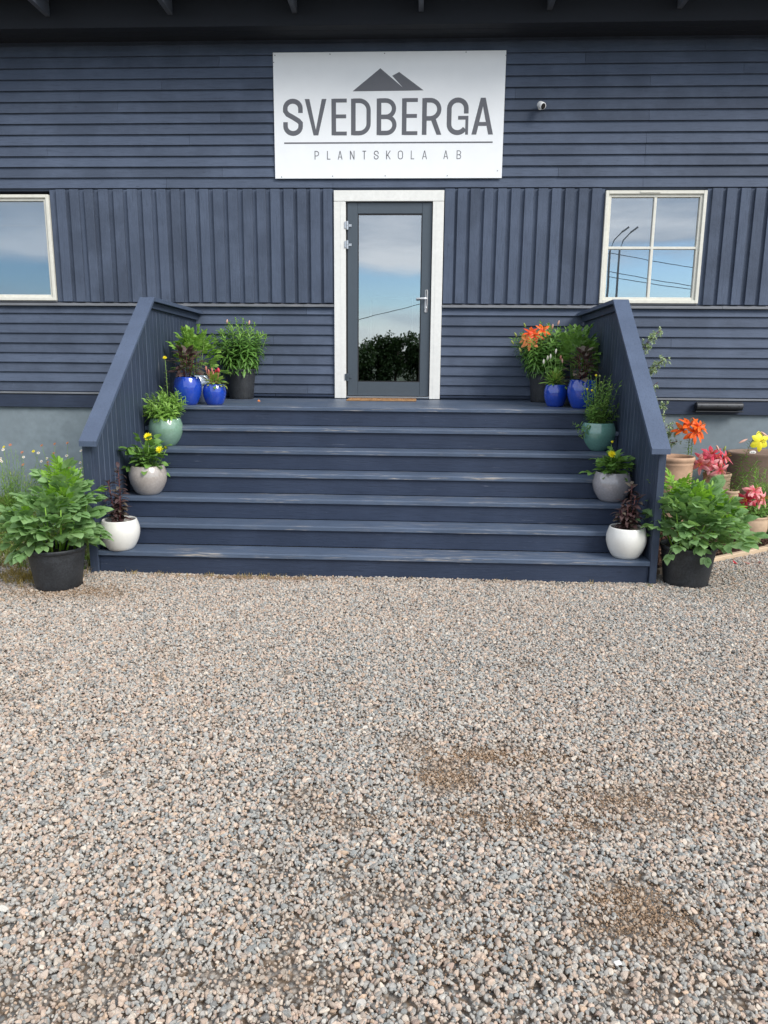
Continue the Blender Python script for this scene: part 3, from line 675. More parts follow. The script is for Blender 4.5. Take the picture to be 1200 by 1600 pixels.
# ------------------------------------------------------------------ staircase
RISE, RUN, DD, DZ = .175, .231, 1.561, 1.225
ST = thing('wooden_staircase', 'wide dark blue painted wooden steps with boarded side rails leading up to the door', 'staircase', (0, -1.5, 0))
OFF = Vector((0, 1.5, 0))
def sp(name, m_, mat, parent=ST):
    m_.v = [(a, b+1.5, c) for a, b, c in m_.v]; return link(name, m_.mesh(name, mat), parent)
HW = 2.136
def plank(x0, x1, y0, y1, z0, z1, rnd=.007):
    m_ = MB(); r = rnd
    pr = [(y0, z0), (y0, z1-r), (y0+r*.3, z1-r*.3), (y0+r, z1), (y1-.002, z1), (y1, z1-.002), (y1, z0)]
    m_.prism(pr, 0, x0, x1); return m_
ends = lambda: random.uniform(-.3, .3)
for k in range(1, 7):
    yn = -(DD+(7-k)*RUN); zt = k*RISE; w = HW
    sp('tread_board', plank(-w, w, yn, yn+.121, zt-.036, zt, .009), M_tread)
    sp('tread_board', plank(-HW, HW, yn+.126, yn+.247, zt-.036, zt-.0015+random.uniform(-.001, .001), .004), M_tread)
for k in range(0, 7):
    yn = -(DD+(6-k)*RUN)+.022; w = HW-.001
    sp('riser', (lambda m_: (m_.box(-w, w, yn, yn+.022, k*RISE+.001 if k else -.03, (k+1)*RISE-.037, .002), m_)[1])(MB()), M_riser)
y = -DD
for i in range(11):
    sp('deck_board', plank(-HW, HW, y, min(y+.138, -.036), DZ-.034, DZ-random.uniform(0, .001), .009 if i == 0 else .003), M_tread); y += .1425
m_ = MB(); m_.box(-2.0, 2.0, -1.45, -.05, -.02, 1.18); m_.v = [(a, b, c) for a, b, c in m_.v]; sp('carcass', m_, M_dark)
# side rails
def topz(y):
    return 2.172-(y/-1.56)*-.028 if y > -1.56 else 2.20-(-1.56-y)*.806
for s_ in (-1, 1):
    RL = part_empty('railing', ST)
    xi, xo = s_*2.140, s_*2.178
    y = -2.905; i = 0
    while y < -.06:
        wd = .0985; y1 = min(y+wd, -.05); ch = .004
        zb = -.03
        m_ = MB()
        ya, yb_ = y+.0007, y1-.0007
        za, zb_ = topz(ya)-.036, topz(yb_)-.036
        xs = sorted((xi, xo))
        # board with bevelled vertical edges: eight-sided outline in plan, sloped top
        pl = [(xs[0], ya+ch), (xs[0], yb_-ch), (xs[0]+ch, yb_), (xs[1]-ch, yb_), (xs[1], yb_-ch), (xs[1], ya+ch), (xs[1]-ch, ya), (xs[0]+ch, ya)]
        tz = lambda yy: za+(zb_-za)*(yy-ya)/(yb_-ya)
        if y < -1.56 < y1: tz = lambda yy: min(topz(yy)-.036, 2.16)
        vs = [(a, b, zb) for a, b in pl]+[(a, b, tz(b)) for a, b in pl]
        m_.add(vs, [tuple(range(8)), tuple(range(15, 7, -1))]+[(j, j+8, (j+1) % 8+8, (j+1) % 8) for j in range(8)])
        m_.mi = [1 if (f_i-2) in (1, 3, 5, 7) and random.random() < .55 else 0 for f_i in range(10)]
        sp('board', m_, [M_rail, M_railedge], RL); y += wd; i += 1
    m_ = MB(); a, b = (-2.205, -2.1385) if s_ < 0 else (2.1385, 2.192); m_.box(a, b, -2.950, -2.908, -.03, 1.058, .003); sp('post', m_, M_rail, RL)
    a, b = sorted((s_*2.066, s_*2.202)); th = .032
    m_ = MB(); poly = [(-3.002, 1.040), (-1.56, 2.202), (-1.575, 2.202-th*1.25), (-3.002, 1.040-th*1.25)]
    def capm(poly):
        m_ = MB(); n = len(poly); c = .004
        vs = [(a, u, v) for u, v in poly]+[(b, u, v) for u, v in poly]
        m_.add(vs, [tuple(range(n)), tuple(range(2*n-1, n-1, -1))]+[(i, i+n, (i+1) % n+n, (i+1) % n) for i in range(n)]); return m_
    sp('cap_rail', capm(poly), M_cap, RL)
    sp('cap_rail', capm([(-1.5585, 2.2025), (-.03, 2.174), (-.03, 2.174-th), (-1.573, 2.2025-th*1.1)]), M_cap, RL)
    xi2 = s_*2.112; a2, b2 = sorted((xi2, s_*2.1385)); m_ = MB(); n = 4
    poly = [(-1.62, 2.112), (-1.585, 2.162), (-.05, 2.139), (-.05, 2.075)]
    m_.prism(poly, 0, a2, b2); sp('trim_strip', m_, M_rail, RL)
mb = MB()
DM = thing('doormat', 'flat brown coir doormat lying in front of the glass door', 'doormat', (-.045, -.30, DZ))
M_coir = plain('coir', (0.36, 0.20, 0.09), 0.95, nscale=160, var=0.35, bump=1.0)
mb = MB(); mb.box(-.375, .375, -.16, .20, .0, .014, .004); link('mat', mb.mesh('mat', M_coir), DM)
mb = MB()
for i in range(500):
    x = random.uniform(-.37, .37); y_ = random.uniform(-.155, .195); mb.add([(x-.004, y_, .013), (x+.004, y_, .013), (x+random.uniform(-.006, .006), y_+random.uniform(-.006, .006), .021)], [(0, 1, 2)])
o = link('bristles', mb.mesh('bristles', M_coir), DM); o['kind'] = 'stuff'

# ------------------------------------------------------------------ planting materials
G_dahlia = leafmat('peony_leaf', (0.13, 0.25, 0.09), (0.25, 0.40, 0.17), 0.5, 0.3)
G_lime = leafmat('young_leaf', (0.16, 0.34, 0.035), (0.27, 0.47, 0.06), 0.45, 0.35)
G_mid = leafmat('mid_green_leaf', (0.09, 0.20, 0.04), (0.19, 0.35, 0.08), 0.45, 0.25)
G_bright = leafmat('bright_leaf', (0.14, 0.29, 0.045), (0.28, 0.46, 0.10), 0.45, 0.3)
G_lily = leafmat('lily_leaf', (0.06, 0.15, 0.03), (0.16, 0.32, 0.07), 0.35, 0.2)
G_tip = leafmat('lily_tip', (0.16, 0.34, 0.06), (0.26, 0.44, 0.11), 0.4, 0.3)
G_burg = leafmat('burgundy_leaf', (0.045, 0.023, 0.026), (0.105, 0.066, 0.062), 0.4, 0.12)
G_burg2 = leafmat('dusky_leaf', (0.055, 0.045, 0.040), (0.15, 0.125, 0.095), 0.4, 0.12)
G_pale = leafmat('yellow_green_leaf', (0.22, 0.30, 0.06), (0.42, 0.46, 0.15), 0.45, 0.3)
G_fir = leafmat('variegated_needle', (0.20, 0.33, 0.12), (0.58, 0.66, 0.46), 0.5, 0.2)
G_grass = leafmat('grass_blade', (0.10, 0.17, 0.035), (0.26, 0.27, 0.08), 0.6, 0.25)
G_dry = leafmat('dry_grass', (0.30, 0.20, 0.06), (0.42, 0.33, 0.13), 0.7, 0.25)
G_stem = leafmat('green_stem', (0.13, 0.24, 0.05), (0.20, 0.32, 0.08), 0.5, 0.05)
G_dstem = leafmat('dark_stem', (0.07, 0.018, 0.02), (0.11, 0.03, 0.03), 0.45, 0.05)
P_orange = leafmat('orange_petal', (0.85, 0.12, 0.012), (0.92, 0.19, 0.02), 0.45, 0.25, (0.80, 0.07, 0.01))
P_red = leafmat('red_orange_petal', (0.75, 0.055, 0.02), (0.85, 0.12, 0.03), 0.45, 0.3)
P_apri = leafmat('apricot_petal', (0.85, 0.25, 0.08), (0.90, 0.36, 0.14), 0.45, 0.3)
P_pink = leafmat('pink_petal', (0.72, 0.10, 0.15), (0.85, 0.28, 0.32), 0.45, 0.25, (0.55, 0.02, 0.05))
P_rose = leafmat('rose_petal', (0.60, 0.035, 0.08), (0.75, 0.09, 0.15), 0.45, 0.25, (0.42, 0.01, 0.03))
P_pale = leafmat('pale_pink_petal', (0.80, 0.34, 0.36), (0.88, 0.50, 0.50), 0.45, 0.25, (0.62, 0.05, 0.09))
P_yellow = leafmat('yellow_petal', (0.90, 0.74, 0.02), (0.95, 0.88, 0.06), 0.45, 0.3)
P_bud = leafmat('pink_bud', (0.62, 0.33, 0.27), (0.72, 0.45, 0.36), 0.45, 0.15)
P_white = leafmat('white_petal', (0.75, 0.72, 0.66), (0.84, 0.80, 0.76), 0.5, 0.25)
P_redflower = leafmat('brick_red_petal', (0.42, 0.11, 0.085), (0.55, 0.24, 0.19), 0.5, 0.25)
P_center = plain('flower_centre', (0.45, 0.25, 0.02), 0.8)
M_nursery = plain('black_nursery_plastic', (0.030, 0.033, 0.038), 0.5, nscale=70, var=0.5, bump=0.2)
M_pmix = plain('potting_soil', (0.028, 0.020, 0.014), 0.95, nscale=90, var=0.5, bump=1)
def glaze(name, col, spk=0.12, rough=0.16, coat=1.0):
    m = plain(name, col, rough+.1, nscale=55, var=spk, coat=coat, bump=0.0); m.node_tree.nodes['Principled BSDF'].inputs['Coat Roughness'].default_value = .03; m.node_tree.nodes['Principled BSDF'].inputs['Coat IOR'].default_value = 1.65; return m
Z_white = glaze('white_glaze', (0.74, 0.73, 0.69), 0.03, 0.3, 0.35)
Z_taupe = glaze('taupe_glaze', (0.40, 0.36, 0.33), 0.16)
Z_taupe2 = glaze('mauve_grey_glaze', (0.34, 0.325, 0.34), 0.14)
Z_cela = glaze('celadon_glaze', (0.20, 0.34, 0.25), 0.14)
Z_cela2 = glaze('deep_celadon_glaze', (0.13, 0.29, 0.245), 0.14)
Z_blue = glaze('cobalt_glaze', (0.010, 0.055, 0.42), 0.15, 0.12, 0.8)
M_terra = plain('terracotta', (0.50, 0.32, 0.21), 0.85, nscale=14, var=0.16, bump=0.3)
M_terra2 = plain('pale_terracotta', (0.52, 0.37, 0.25), 0.85, nscale=14, var=0.18, bump=0.4)
M_clay = plain('brown_clay_trough', (0.22, 0.15, 0.115), 0.85, nscale=12, var=0.2, bump=0.4)

def prof_belly(R, H, rb=.62, ro=.80, th=.010):
    """rounded ceramic pot: base radius rb*R, belly R, opening ro*R"""
    pr = [(0, 0.0), (R*rb*.92, 0.0), (R*rb, .004)]
    for i in range(1, 13):
        t = i/13; 
        # belly widest at 62% height
        if t < .62: u = t/.62; r = R*(rb+(1-rb)*sin(u*pi/2)**.85)
        else: u = (t-.62)/.38; r = R*(ro+(1-ro)*cos(u*pi/2))
        pr.append((r, .004+(H-.004)*t))
    pr += [(R*ro+.001, H-.004), (R*ro-.003, H), (R*ro-th, H-.002), (R*ro-th-.002, H-.012), (R*ro-.008, H-.05), (R*ro-.006, H-.07)]
    return pr
def pot_obj(T, prof, mat, soilz, soilr, n=48):
    m_ = MB(); m_.lathe(prof, n); o = link('pot', m_.mesh('pot', mat, True), T)
    m_ = MB(); k = 26; rr = [0, .35, .7, 1.0]; vs = [(0, 0, soilz+.008)]
    for r in rr[1:]:
        for j in range(k): vs.append((soilr*r*cos(2*pi*j/k), soilr*r*sin(2*pi*j/k), soilz+random.uniform(-.006, .008)*(r < 1)))
    fs = [(0, 1+j, 1+(j+1) % k) for j in range(k)]
    for q_ in range(2): fs += [(1+q_*k+j, 1+(q_+1)*k+j, 1+(q_+1)*k+(j+1) % k, 1+q_*k+(j+1) % k) for j in range(k)]
    m_.add(vs, fs); link('soil', m_.mesh('soil', M_pmix, True), T); return o
def nursery(T, R, H):
    pr = [(0, 0), (R*.76, 0), (R*.78, .006)]
    for i in range(1, 9): pr.append((R*(.78+.17*i/8), .006+(H-.04)*i/8))
    pr += [(R*.955, H-.030), (R*1.0, H-.026), (R*1.005, H-.004), (R*.995, H), (R*.955, H), (R*.94, H-.02), (R*.93, H-.08)]
    pot_obj(T, pr, M_nursery, H-.045, R*.935)
    m_ = MB()
    for k in range(8):
        t = 2*pi*k/8+.2; c, s_ = cos(t), sin(t); rr = R*.785
        m_.box(-.020, .020, -.003, .003, .004, .016, 0, Matrix.Translation((rr*c, rr*s_, 0)) @ Matrix.Rotation(t+pi/2, 4, 'Z'))
    link('drain_hole', m_.mesh('drain_hole', M_gasket), T)

# ---- leaf meshes
def compound(mat, L, lw, npair, term=1.0, curl=.25, n=6, serr=.0, stemmat=None, stemr=.0022):
    """pinnate leaf: stalk with paired leaflets, +Y forward"""
    m_ = MB(); m_.cur = 1
    pts = [(0, L*t, -curl*L*t*t*.6) for t in (0, .25, .5, .75, .82)]
    m_.tube(pts, [stemr*1.3, stemr, stemr, stemr*.8, stemr*.6], 4, False); m_.cur = 0
    ll = L*.40
    for i in range(npair):
        t = .40+.38*i/max(1, npair-1) if npair > 1 else .55
        for s_ in (-1, 1):
            Mx = Matrix.Translation((0, L*t, -curl*L*t*t*.6)) @ Matrix.Rotation(s_*radians(-58+8*i+random.uniform(-10, 10)), 4, 'Z') @ Matrix.Rotation(radians(random.uniform(-22, 12)), 4, 'X') @ Matrix.Rotation(s_*radians(random.uniform(-5, 25)), 4, 'Y')
            m_.leaf(Mx, ll*random.uniform(.85, 1.1), lw*random.uniform(.85, 1.1), n, .25, .22, .45, serr)
    Mx = Matrix.Translation((0, L*.80, -curl*L*.66*.6)) @ Matrix.Rotation(radians(-curl*50), 4, 'X')
    m_.leaf(Mx, ll*1.15*term, lw*1.15, n, .22, .25, .45, serr)
    return m_.mesh('leaf', [mat, stemmat or G_stem], True)
def simple(mat, L, W, n=7, fold=.25, curl=.3, peak=.42, serr=0, stalk=.0, stemmat=None):
    m_ = MB()
    if stalk: m_.cur = 1; m_.tube([(0, -stalk, .0), (0, -stalk*.4, .002), (0, 0.003, 0)], .0016, 4, False); m_.cur = 0
    m_.leaf(None, L, W, n, fold, curl, peak, serr); return m_.mesh('leaf', [mat, stemmat or G_stem], True)
def stem_part(T, pts, r0, r1, mat=None):
    m_ = MB(); n = len(pts); m_.tube(pts, [r0+(r1-r0)*i/(n-1) for i in range(n)], 6); return link('stem', m_.mesh('stem', mat or G_stem, True), T)

def dome(T, meshes, n, z0, H, R, pitch0, pitch1, rb=.3, sc0=1.0, sc1=1.0, ell=(1, 1), zpow=.9, off=(0, 0), jitter=12, az=None):
    """leaves spread over a mound: low ones lie out, upper ones stand up"""
    for i in range(n):
        t = (i+random.random())/n; ph = i*2.39996+random.uniform(-.5, .5)
        if az: ph = radians(random.uniform(*az))
        z = z0+H*t**zpow; pit = radians(pitch0+(pitch1-pitch0)*t+random.uniform(-jitter, jitter))
        r = R*rb*random.uniform(.1, 1.0)*(1-.5*t)
        d = Vector((cos(ph)*cos(pit), sin(ph)*cos(pit), sin(pit)))
        s_ = (sc0+(sc1-sc0)*t)*random.uniform(.82, 1.15)
        Mx = Matrix.Translation((off[0]+cos(ph)*r*ell[0], off[1]+sin(ph)*r*ell[1], z)) @ frame_to(d, roll=radians(random.uniform(-25, 25))) @ Matrix.Diagonal((s_, s_, s_, 1))
        o = link('leaf', random.choice(meshes), T); o.matrix_local = Mx

def leafy(T, base, tip, nl, L, W, pit=(-10, 60), mat=G_lily, tipmat=G_tip, bend=.04, r=.0035, n=4, curl=.35, start=.08, topn=0, name='leafy_stem', fold=.3, stemmat=None, tipfrac=.85):
    """one stem with narrow leaves all round"""
    base = Vector(base); tip = Vector(tip); m_ = MB(); m_.cur = 2
    mid = (base+tip)/2+Vector((random.uniform(-bend, bend), random.uniform(-bend, bend), 0))
    def P(t): return base*(1-t)**2+mid*2*t*(1-t)+tip*t*t
    m_.tube([P(t/5) for t in range(6)], [r, r*.95, r*.9, r*.8, r*.7, r*.5], 5)
    for i in range(nl):
        t = start+(1-start)*(i+.5)/nl; ph = i*2.39996+random.uniform(-.4, .4)
        pt = radians(pit[0]+(pit[1]-pit[0])*t**1.6+random.uniform(-12, 12))
        ax = (P(min(1, t+.05))-P(max(0, t-.05))).normalized()
        e1 = ax.cross(Vector((0.3, 1, .1))).normalized(); e2 = ax.cross(e1)
        d = (e1*cos(ph)+e2*sin(ph))*cos(pt)+ax*sin(pt)
        s_ = (1.0-.45*max(0, t-.6)/.4)*random.uniform(.8, 1.15)
        m_.cur = 1 if t > tipfrac and tipmat else 0
        m_.leaf(Matrix.Translation(P(t)) @ frame_to(d, ax), L*s_, W*s_, n, fold, curl, .4)
    m_.cur = 1
    return link(name, m_.mesh(name, [mat, tipmat or mat, stemmat or G_stem], True), T)

# ---- flowers
def lily(T, loc, d, size, pmat, openness=50, n=6, curl=.40, name='flower', W=.42):
    """six recurved petals round a throat, with stamens; each petal its own mesh"""
    F = part_empty(name, T); F.matrix_local = Matrix.Translation(loc) @ frame_to(d)
    size *= 1.15; m_ = MB(); m_.leaf(None, size, size*W, 9, -.38, curl+.22, .52); me = m_.mesh('petal', pmat, True)
    for k in range(n):
        a = 2*pi*k/n+(.0)
        op = radians(openness+(8 if k % 2 else -4)+random.uniform(-6, 6))
        # petal starts along +Y and tips away from it by op
        Mx = Matrix.Rotation(a, 4, 'Y') @ Matrix.Rotation(-op, 4, 'X') @ Matrix.Diagonal((1 if k % 2 else .8, 1, 1, 1))
        o = link('petal', me, F); o.matrix_local = Mx
    m_ = MB()
    for k in range(5):
        a = 2*pi*k/5; e = (sin(a)*.16*size, .5*size, cos(a)*.16*size); m_.tube([(0, 0, 0), e], .0012, 4); m_.tube([e, (e[0]*1.1, e[1]+.012, e[2]*1.1)], .003, 5)
    link('stamen', m_.mesh('stamen', P_center), F); return F
def bud(T, loc, d, L, r, mat, name='bud'):
    m_ = MB(); prof = [(0, 0), (.45, .08), (.85, .3), (1, .5), (.8, .75), (.4, .93), (0, 1)]
    q_ = MB(); q_.lathe([(a*r, b*L) for a, b in prof], 8); m_.add(q_.v, q_.f, Matrix.Translation(loc) @ frame_to(d) @ Matrix.Rotation(radians(-90), 4, 'X'))
    return link(name, m_.mesh(name, mat, True), T)
def pompon(T, loc, d, R, mat, rings=((10, 88, 1), (10, 62, .92), (8, 38, .75), (6, 15, .5)), wr=.42, name='flower'):
    m_ = MB(); M0 = Matrix.Translation(loc) @ frame_to(d)
    for c, (n, op, s_) in enumerate(rings):
        for k in range(n):
            Mx = M0 @ Matrix.Rotation(2*pi*(k+.5*c)/n+random.uniform(-.1, .1), 4, 'Y') @ Matrix.Rotation(-radians(op+random.uniform(-6, 6)), 4, 'X')
            m_.leaf(Mx, R*s_, R*s_*wr, 4, -.2, -.12 if op > 70 else -.3, .6)
    return link(name, m_.mesh(name, mat, True), T)

# ------------------------------------------------------------------ the two big black pots with lush green plants
def big_green(T, H, R, seed, lime):
    random.seed(seed); nursery(T, .208, .305)
    ms = [compound(G_dahlia, .26, .078, 2 if _ % 2 else 3, curl=.12, serr=.04, n=7) for _ in range(5)]+[compound(G_dahlia, .22, .078, 2, curl=.18, serr=.04, n=7) for _ in range(3)]
    mf = [compound(G_dahlia, .19, .060, 2, curl=.22, serr=.04) for _ in range(3)]
    z0 = .315
    for i in range(11):
        a = 2*pi*i/11+.3; r = random.uniform(.03, .11); tp = random.uniform(.14, .30)
        stem_part(T, [(cos(a)*r, sin(a)*r, .23), (cos(a)*(r+.4*tp), sin(a)*(r+.4*tp), .23+H*.4), (cos(a)*(r+.6*tp), sin(a)*(r+.6*tp), .23+H*random.uniform(.5, .75))], .0085, .004, G_lime)
    dome(T, ms, 22, z0+.05, .08, R, 8, 30, rb=.5, sc0=.9, sc1=1.0, jitter=9)
    dome(T, mf, 12, z0+.03, .06, R, -8, 15, rb=.50, sc0=.85, sc1=1.0, jitter=9); dome(T, mf, 5, z0+.03, .03, R, -35, -5, rb=.7, sc0=.95, sc1=1.0, jitter=9, az=(200, 340) if seed == 12 else (190, 240))
    dome(T, ms, 30, z0+H*.14, H*.36, R, 8, 46, rb=.70, sc0=1.0, sc1=.88, jitter=25, off=(-.03 if seed == 11 else .03, 0))
    dome(T, ms, 4, z0+H*.34, H*.2, R, 5, 30, rb=.6, sc0=.9, sc1=.95, jitter=12, az=(-25, 35) if seed == 11 else (-30, 60)); dome(T, ms, 7, z0+H*.05, H*.2, R, -10, 20, rb=.9, sc0=1.1, sc1=1.0, jitter=20, az=(170, 230) if seed == 11 else (-70, 10))
    dome(T, mf, 26, z0+H*.15, H*.40, R, 15, 60, rb=.60, sc0=1.0, sc1=.95, jitter=25)
    ml = [compound(G_lime, .17, .024, 4, curl=.12, n=5) for _ in range(3)]
    for cx, cy, zz, n in lime:
        dome(T, ml, n, z0+zz*H, H*.20, .11, 35, 82, rb=.6, sc0=1.0, sc1=.8, off=(cx, cy))
        dome(T, mf, 6, z0+zz*H-.03, .06, .11, 30, 60, rb=.6, off=(cx, cy))
T = thing('potted_plant', 'big bushy light green plant in black nursery pot on gravel left of the steps', 'potted plant', (-2.29, -3.30, -.004))
big_green(T, .53, .33, 11, ((.05, .0, .42, 14), (.10, .08, .60, 13), (.04, .05, .74, 8), (-.20, -.05, .16, 6)))
T = thing('potted_plant', 'big spreading light green plant in black nursery pot on gravel right of the steps', 'potted plant', (2.435, -2.88, -.004))
big_green(T, .50, .38, 12, ((.02, .0, .50, 12), (.16, .04, .38, 12), (-.10, .08, .62, 11), (.24, 0, .22, 6)))

# ------------------------------------------------------------------ white pots with dark plants on the lowest step
def white_dark(T, H, seed, dense):
    random.seed(seed); pot_obj(T, prof_belly(.152, .240, .64, .86), Z_white, .195, .128)
    ms = [simple(G_burg, .072, .036, 6, .3, .5, .45, 0, .012, G_dstem) for _ in range(3)]+[simple(G_burg2, .065, .038, 6, .3, .5, .45, 0, .01, G_dstem)]
    z0 = .195
    nst = 8 if dense else 4
    for i in range(nst):
        a = 2*pi*i/nst+.5; hh = H*(1.0 if i == 0 else random.uniform(.45, .8)); sp_ = .015 if i == 0 else .07
        b = (cos(a)*.02, sin(a)*.02, z0); t_ = (cos(a)*sp_, sin(a)*sp_*.7, z0+hh)
        stem_part(T, [b, ((b[0]+t_[0])/2, (b[1]+t_[1])/2, z0+hh*.5), t_], .0055, .003, G_dstem)
        nl = int(hh/.010)
        for k in range(nl):
            t = .12+.88*k/nl; ph = k*2.4+random.random(); pit = radians(random.uniform(-5, 40)+35*(t > .9))
            d = Vector((cos(ph)*cos(pit), sin(ph)*cos(pit), sin(pit))); s_ = (1.15-.35*t)*random.uniform(.8, 1.15)*(1 if dense else .92)
            p = Vector(b).lerp(Vector(t_), t)+Vector((cos(ph), sin(ph), 0))*.010
            o = link('leaf', random.choice(ms), T); o.matrix_local = Matrix.Translation(p) @ frame_to(d, roll=random.uniform(-.4, .4)) @ Matrix.Diagonal((s_, s_, s_, 1))
    dome(T, ms, 26 if dense else 14, z0+.01, .09, .13, -5, 35, rb=.45, sc0=.95, sc1=.9)
T = thing('potted_plant', 'tall thin burgundy plant in round white pot on the lowest step, left end', 'potted plant', (-1.983, -2.865, RISE))
white_dark(T, .46, 21, False)
T = thing('potted_plant', 'bushy burgundy plant in a round white pot on the lowest step at its right end', 'potted plant', (1.983, -2.81, RISE))
white_dark(T, .38, 22, True)

# ------------------------------------------------------------------ taupe pots with yellow flowering dahlias on the third step
def dahlia(T, zm, R, H, seed, flowers, n, lm=G_mid):
    random.seed(seed); pot_obj(T, prof_belly(.158, .245, .60, .84), zm, .20, .125)
    ms = [simple(lm, .105, .068, 8, .22, .35, .45, .05, .035) for _ in range(3)]+[compound(lm, .17, .060, 1, curl=.25, serr=.04)]
    z0 = .205
    for i in range(6):
        a = i*1.05; stem_part(T, [(cos(a)*.03, sin(a)*.03, .19), (cos(a)*.06, sin(a)*.06, z0+H*.5), (cos(a)*.09, sin(a)*.09, z0+H*.8)], .0045, .003)
    dome(T, ms, n, z0+.0, H*.6, R, 2, 45, rb=.55, sc0=.95, sc1=.9)
    dome(T, ms, n//2, z0+H*.35, H*.4, R*.7, 15, 60, rb=.75, sc0=.8, sc1=.75)
    for (x, y_, z, r, kind) in flowers:
        stem_part(T, [(x*.4, y_*.4, z0), (x*.8, y_*.8, z0+(z-z0)*.6), (x, y_+.008, z-.01)], .003, .0024)
        if kind == 'open': pompon(T, (x, y_, z), (random.uniform(-.2, .2), -.8, .55), r, P_yellow)
        else: pompon(T, (x, y_, z), (.1, -.5, .9), r, P_yellow, rings=((8, 40, 1), (6, 20, .8)))
T = thing('potted_plant', 'yellow flowered dahlia in a beige glazed pot on the third step at the left rail', 'potted plant', (-1.93, -2.335, 3*RISE))
dahlia(T, Z_taupe, .20, .25, 31, ((.04, -.06, .490, .040, 'open'), (.135, -.07, .385, .034, 'open'), (.185, -.06, .395, .022, 'bud')), 60)
T = thing('potted_plant', 'low dahlia with yellow flowers in grey glazed pot on third step by right rail', 'potted plant', (1.972, -2.315, 3*RISE))
dahlia(T, Z_taupe2, .19, .21, 32, ((-.035, -.04, .485, .022, 'bud'), (-.045, -.10, .400, .036, 'open')), 60)

# ------------------------------------------------------------------ celadon pots on the fifth step
T = thing('potted_plant', 'dense bushy plant with one tall yellow flower in pale green glazed pot, left rail', 'potted plant', (-1.945, -1.785, 5*RISE))
random.seed(41); pot_obj(T, prof_belly(.155, .252, .56, .84), Z_cela, .212, .122)
for i in range(46):
    a = i*2.4; r = .02+.095*random.random(); ht = random.uniform(.12, .36)*(1-.35*r/.11)+.02; out = random.uniform(.02, .14)
    leafy(T, (cos(a)*r*.6, sin(a)*r*.6, .20), (cos(a)*(r+out), sin(a)*(r+out), .21+ht), 22, .070, .021, (5, 60), G_bright, G_bright, .03, .0022, 5, .3, .12)
dome(T, [simple(P_yellow, .045, .016)], 7, .20, .03, .12, 0, 25, rb=.8, az=(200, 290))
leafy(T, (.03, 0, .2), (.028, -.01, .775), 20, .030, .012, (10, 50), G_pale, G_pale, .01, .004, 4, .3, .5)
pompon(T, (.028, -.015, .785), (0, -.5, .8), .022, P_yellow)
T = thing('potted_plant', 'wiry plant with yellow button buds in sea green glazed pot by right rail', 'potted plant', (1.975, -1.71, 5*RISE))
random.seed(42); pot_obj(T, prof_belly(.158, .250, .56, .84), Z_cela2, .212, .122)
for i in range(44):
    a = i*2.4; r = .02+.07*random.random(); ht = random.uniform(.10, .46); out = random.uniform(.02, .12)
    leafy(T, (cos(a)*r*.6, sin(a)*r*.6, .20), (cos(a)*(r+out), sin(a)*(r+out), .21+ht), 15, .058, .017, (15, 65), G_mid, G_bright, .03, .0020, 4, .35, .2)
for x, y_, z in ((-.055, -.02, .66), (-.02, -.01, .655), (-.085, -.03, .53), (-.13, -.04, .54), (.09, 0, .56), (-.005, -.02, .60)):
    stem_part(T, [(x*.3, 0, .19), (x*.75, y_*.5, .19+(z-.19)*.6), (x, y_, z)], .0026, .0018)
    bud(T, (x, y_, z-.005), (0, 0, 1), .022, .011, P_yellow if z > .655 or z < .541 else G_pale)
for k in range(3):
    x = -.13-.035*k; leafy(T, (-.08, -.09, .20), (x-.06, -.13, .20+.06*k-.07), 10, .045, .016, (10, 50), G_mid, G_bright, .03, .002)

# ------------------------------------------------------------------ landing, left group
def dark_dahlia(T, R, H, seed, z0):
    random.seed(seed)
    ms = [simple(G_burg2, .085, .048, 7, .25, .35, .45, .04, .02, G_dstem) for _ in range(2)]+[simple(G_burg, .080, .045, 7, .25, .35, .45, .04, .02, G_dstem) for _ in range(2)]
    for i in range(5): a = i*1.26; stem_part(T, [(cos(a)*.02, sin(a)*.02, z0), (cos(a)*.05, sin(a)*.05, z0+H*.5), (cos(a)*.07, sin(a)*.07, z0+H*.85)], .005, .003, G_dstem)
    dome(T, ms, 75, z0+.03, H*.85, R, -5, 65, rb=.85, sc0=1.15, sc1=.95)
T = thing('potted_plant', 'dark leaved plant in the larger cobalt blue pot at the left end of the landing', 'potted plant', (-1.835, -1.435, DZ))
pot_obj(T, prof_belly(.132, .262, .62, .84), Z_blue, .230, .105); dark_dahlia(T, .18, .29, 51, .235)
T = thing('potted_plant', 'bright green leafy shrub behind the dark leaved plant at the left end of the landing', 'potted plant', (-1.86, -1.08, DZ))
random.seed(52); pot_obj(T, prof_belly(.145, .27, .58, .82), glaze('blue_white_glaze', (0.35, 0.42, 0.55), 0.4), .23, .11)
ms = [compound(G_bright, .17, .042, 3, curl=.2, n=5, serr=.05) for _ in range(4)]
for i in range(6): a = i*1.05; stem_part(T, [(cos(a)*.03, sin(a)*.03, .2), (cos(a)*.07, sin(a)*.07, .42), (cos(a)*.10, sin(a)*.10, .60)], .005, .003)
dome(T, ms, 40, .30, .24, .26, 15, 55, rb=.6, sc0=1.05, sc1=.9, jitter=20); dome(T, ms, 30, .46, .16, .26, 45, 85, rb=.75, sc0=.85, sc1=.7)
T = thing('potted_plant', 'yellow green plant with red flower spikes in small blue pot on left of landing', 'potted plant', (-1.598, -1.365, DZ))
random.seed(53); pot_obj(T, prof_belly(.110, .195, .68, .84), Z_blue, .165, .084)
ms = [simple(G_pale, .070, .026, 6, .25, .3, .6), simple(G_pale, .060, .024, 6, .25, .25, .6), simple(G_bright, .065, .024, 6, .25, .3, .6)]
dome(T, ms, 110, .185, .07, .14, -5, 75, rb=.65, sc0=1.15, sc1=.95)
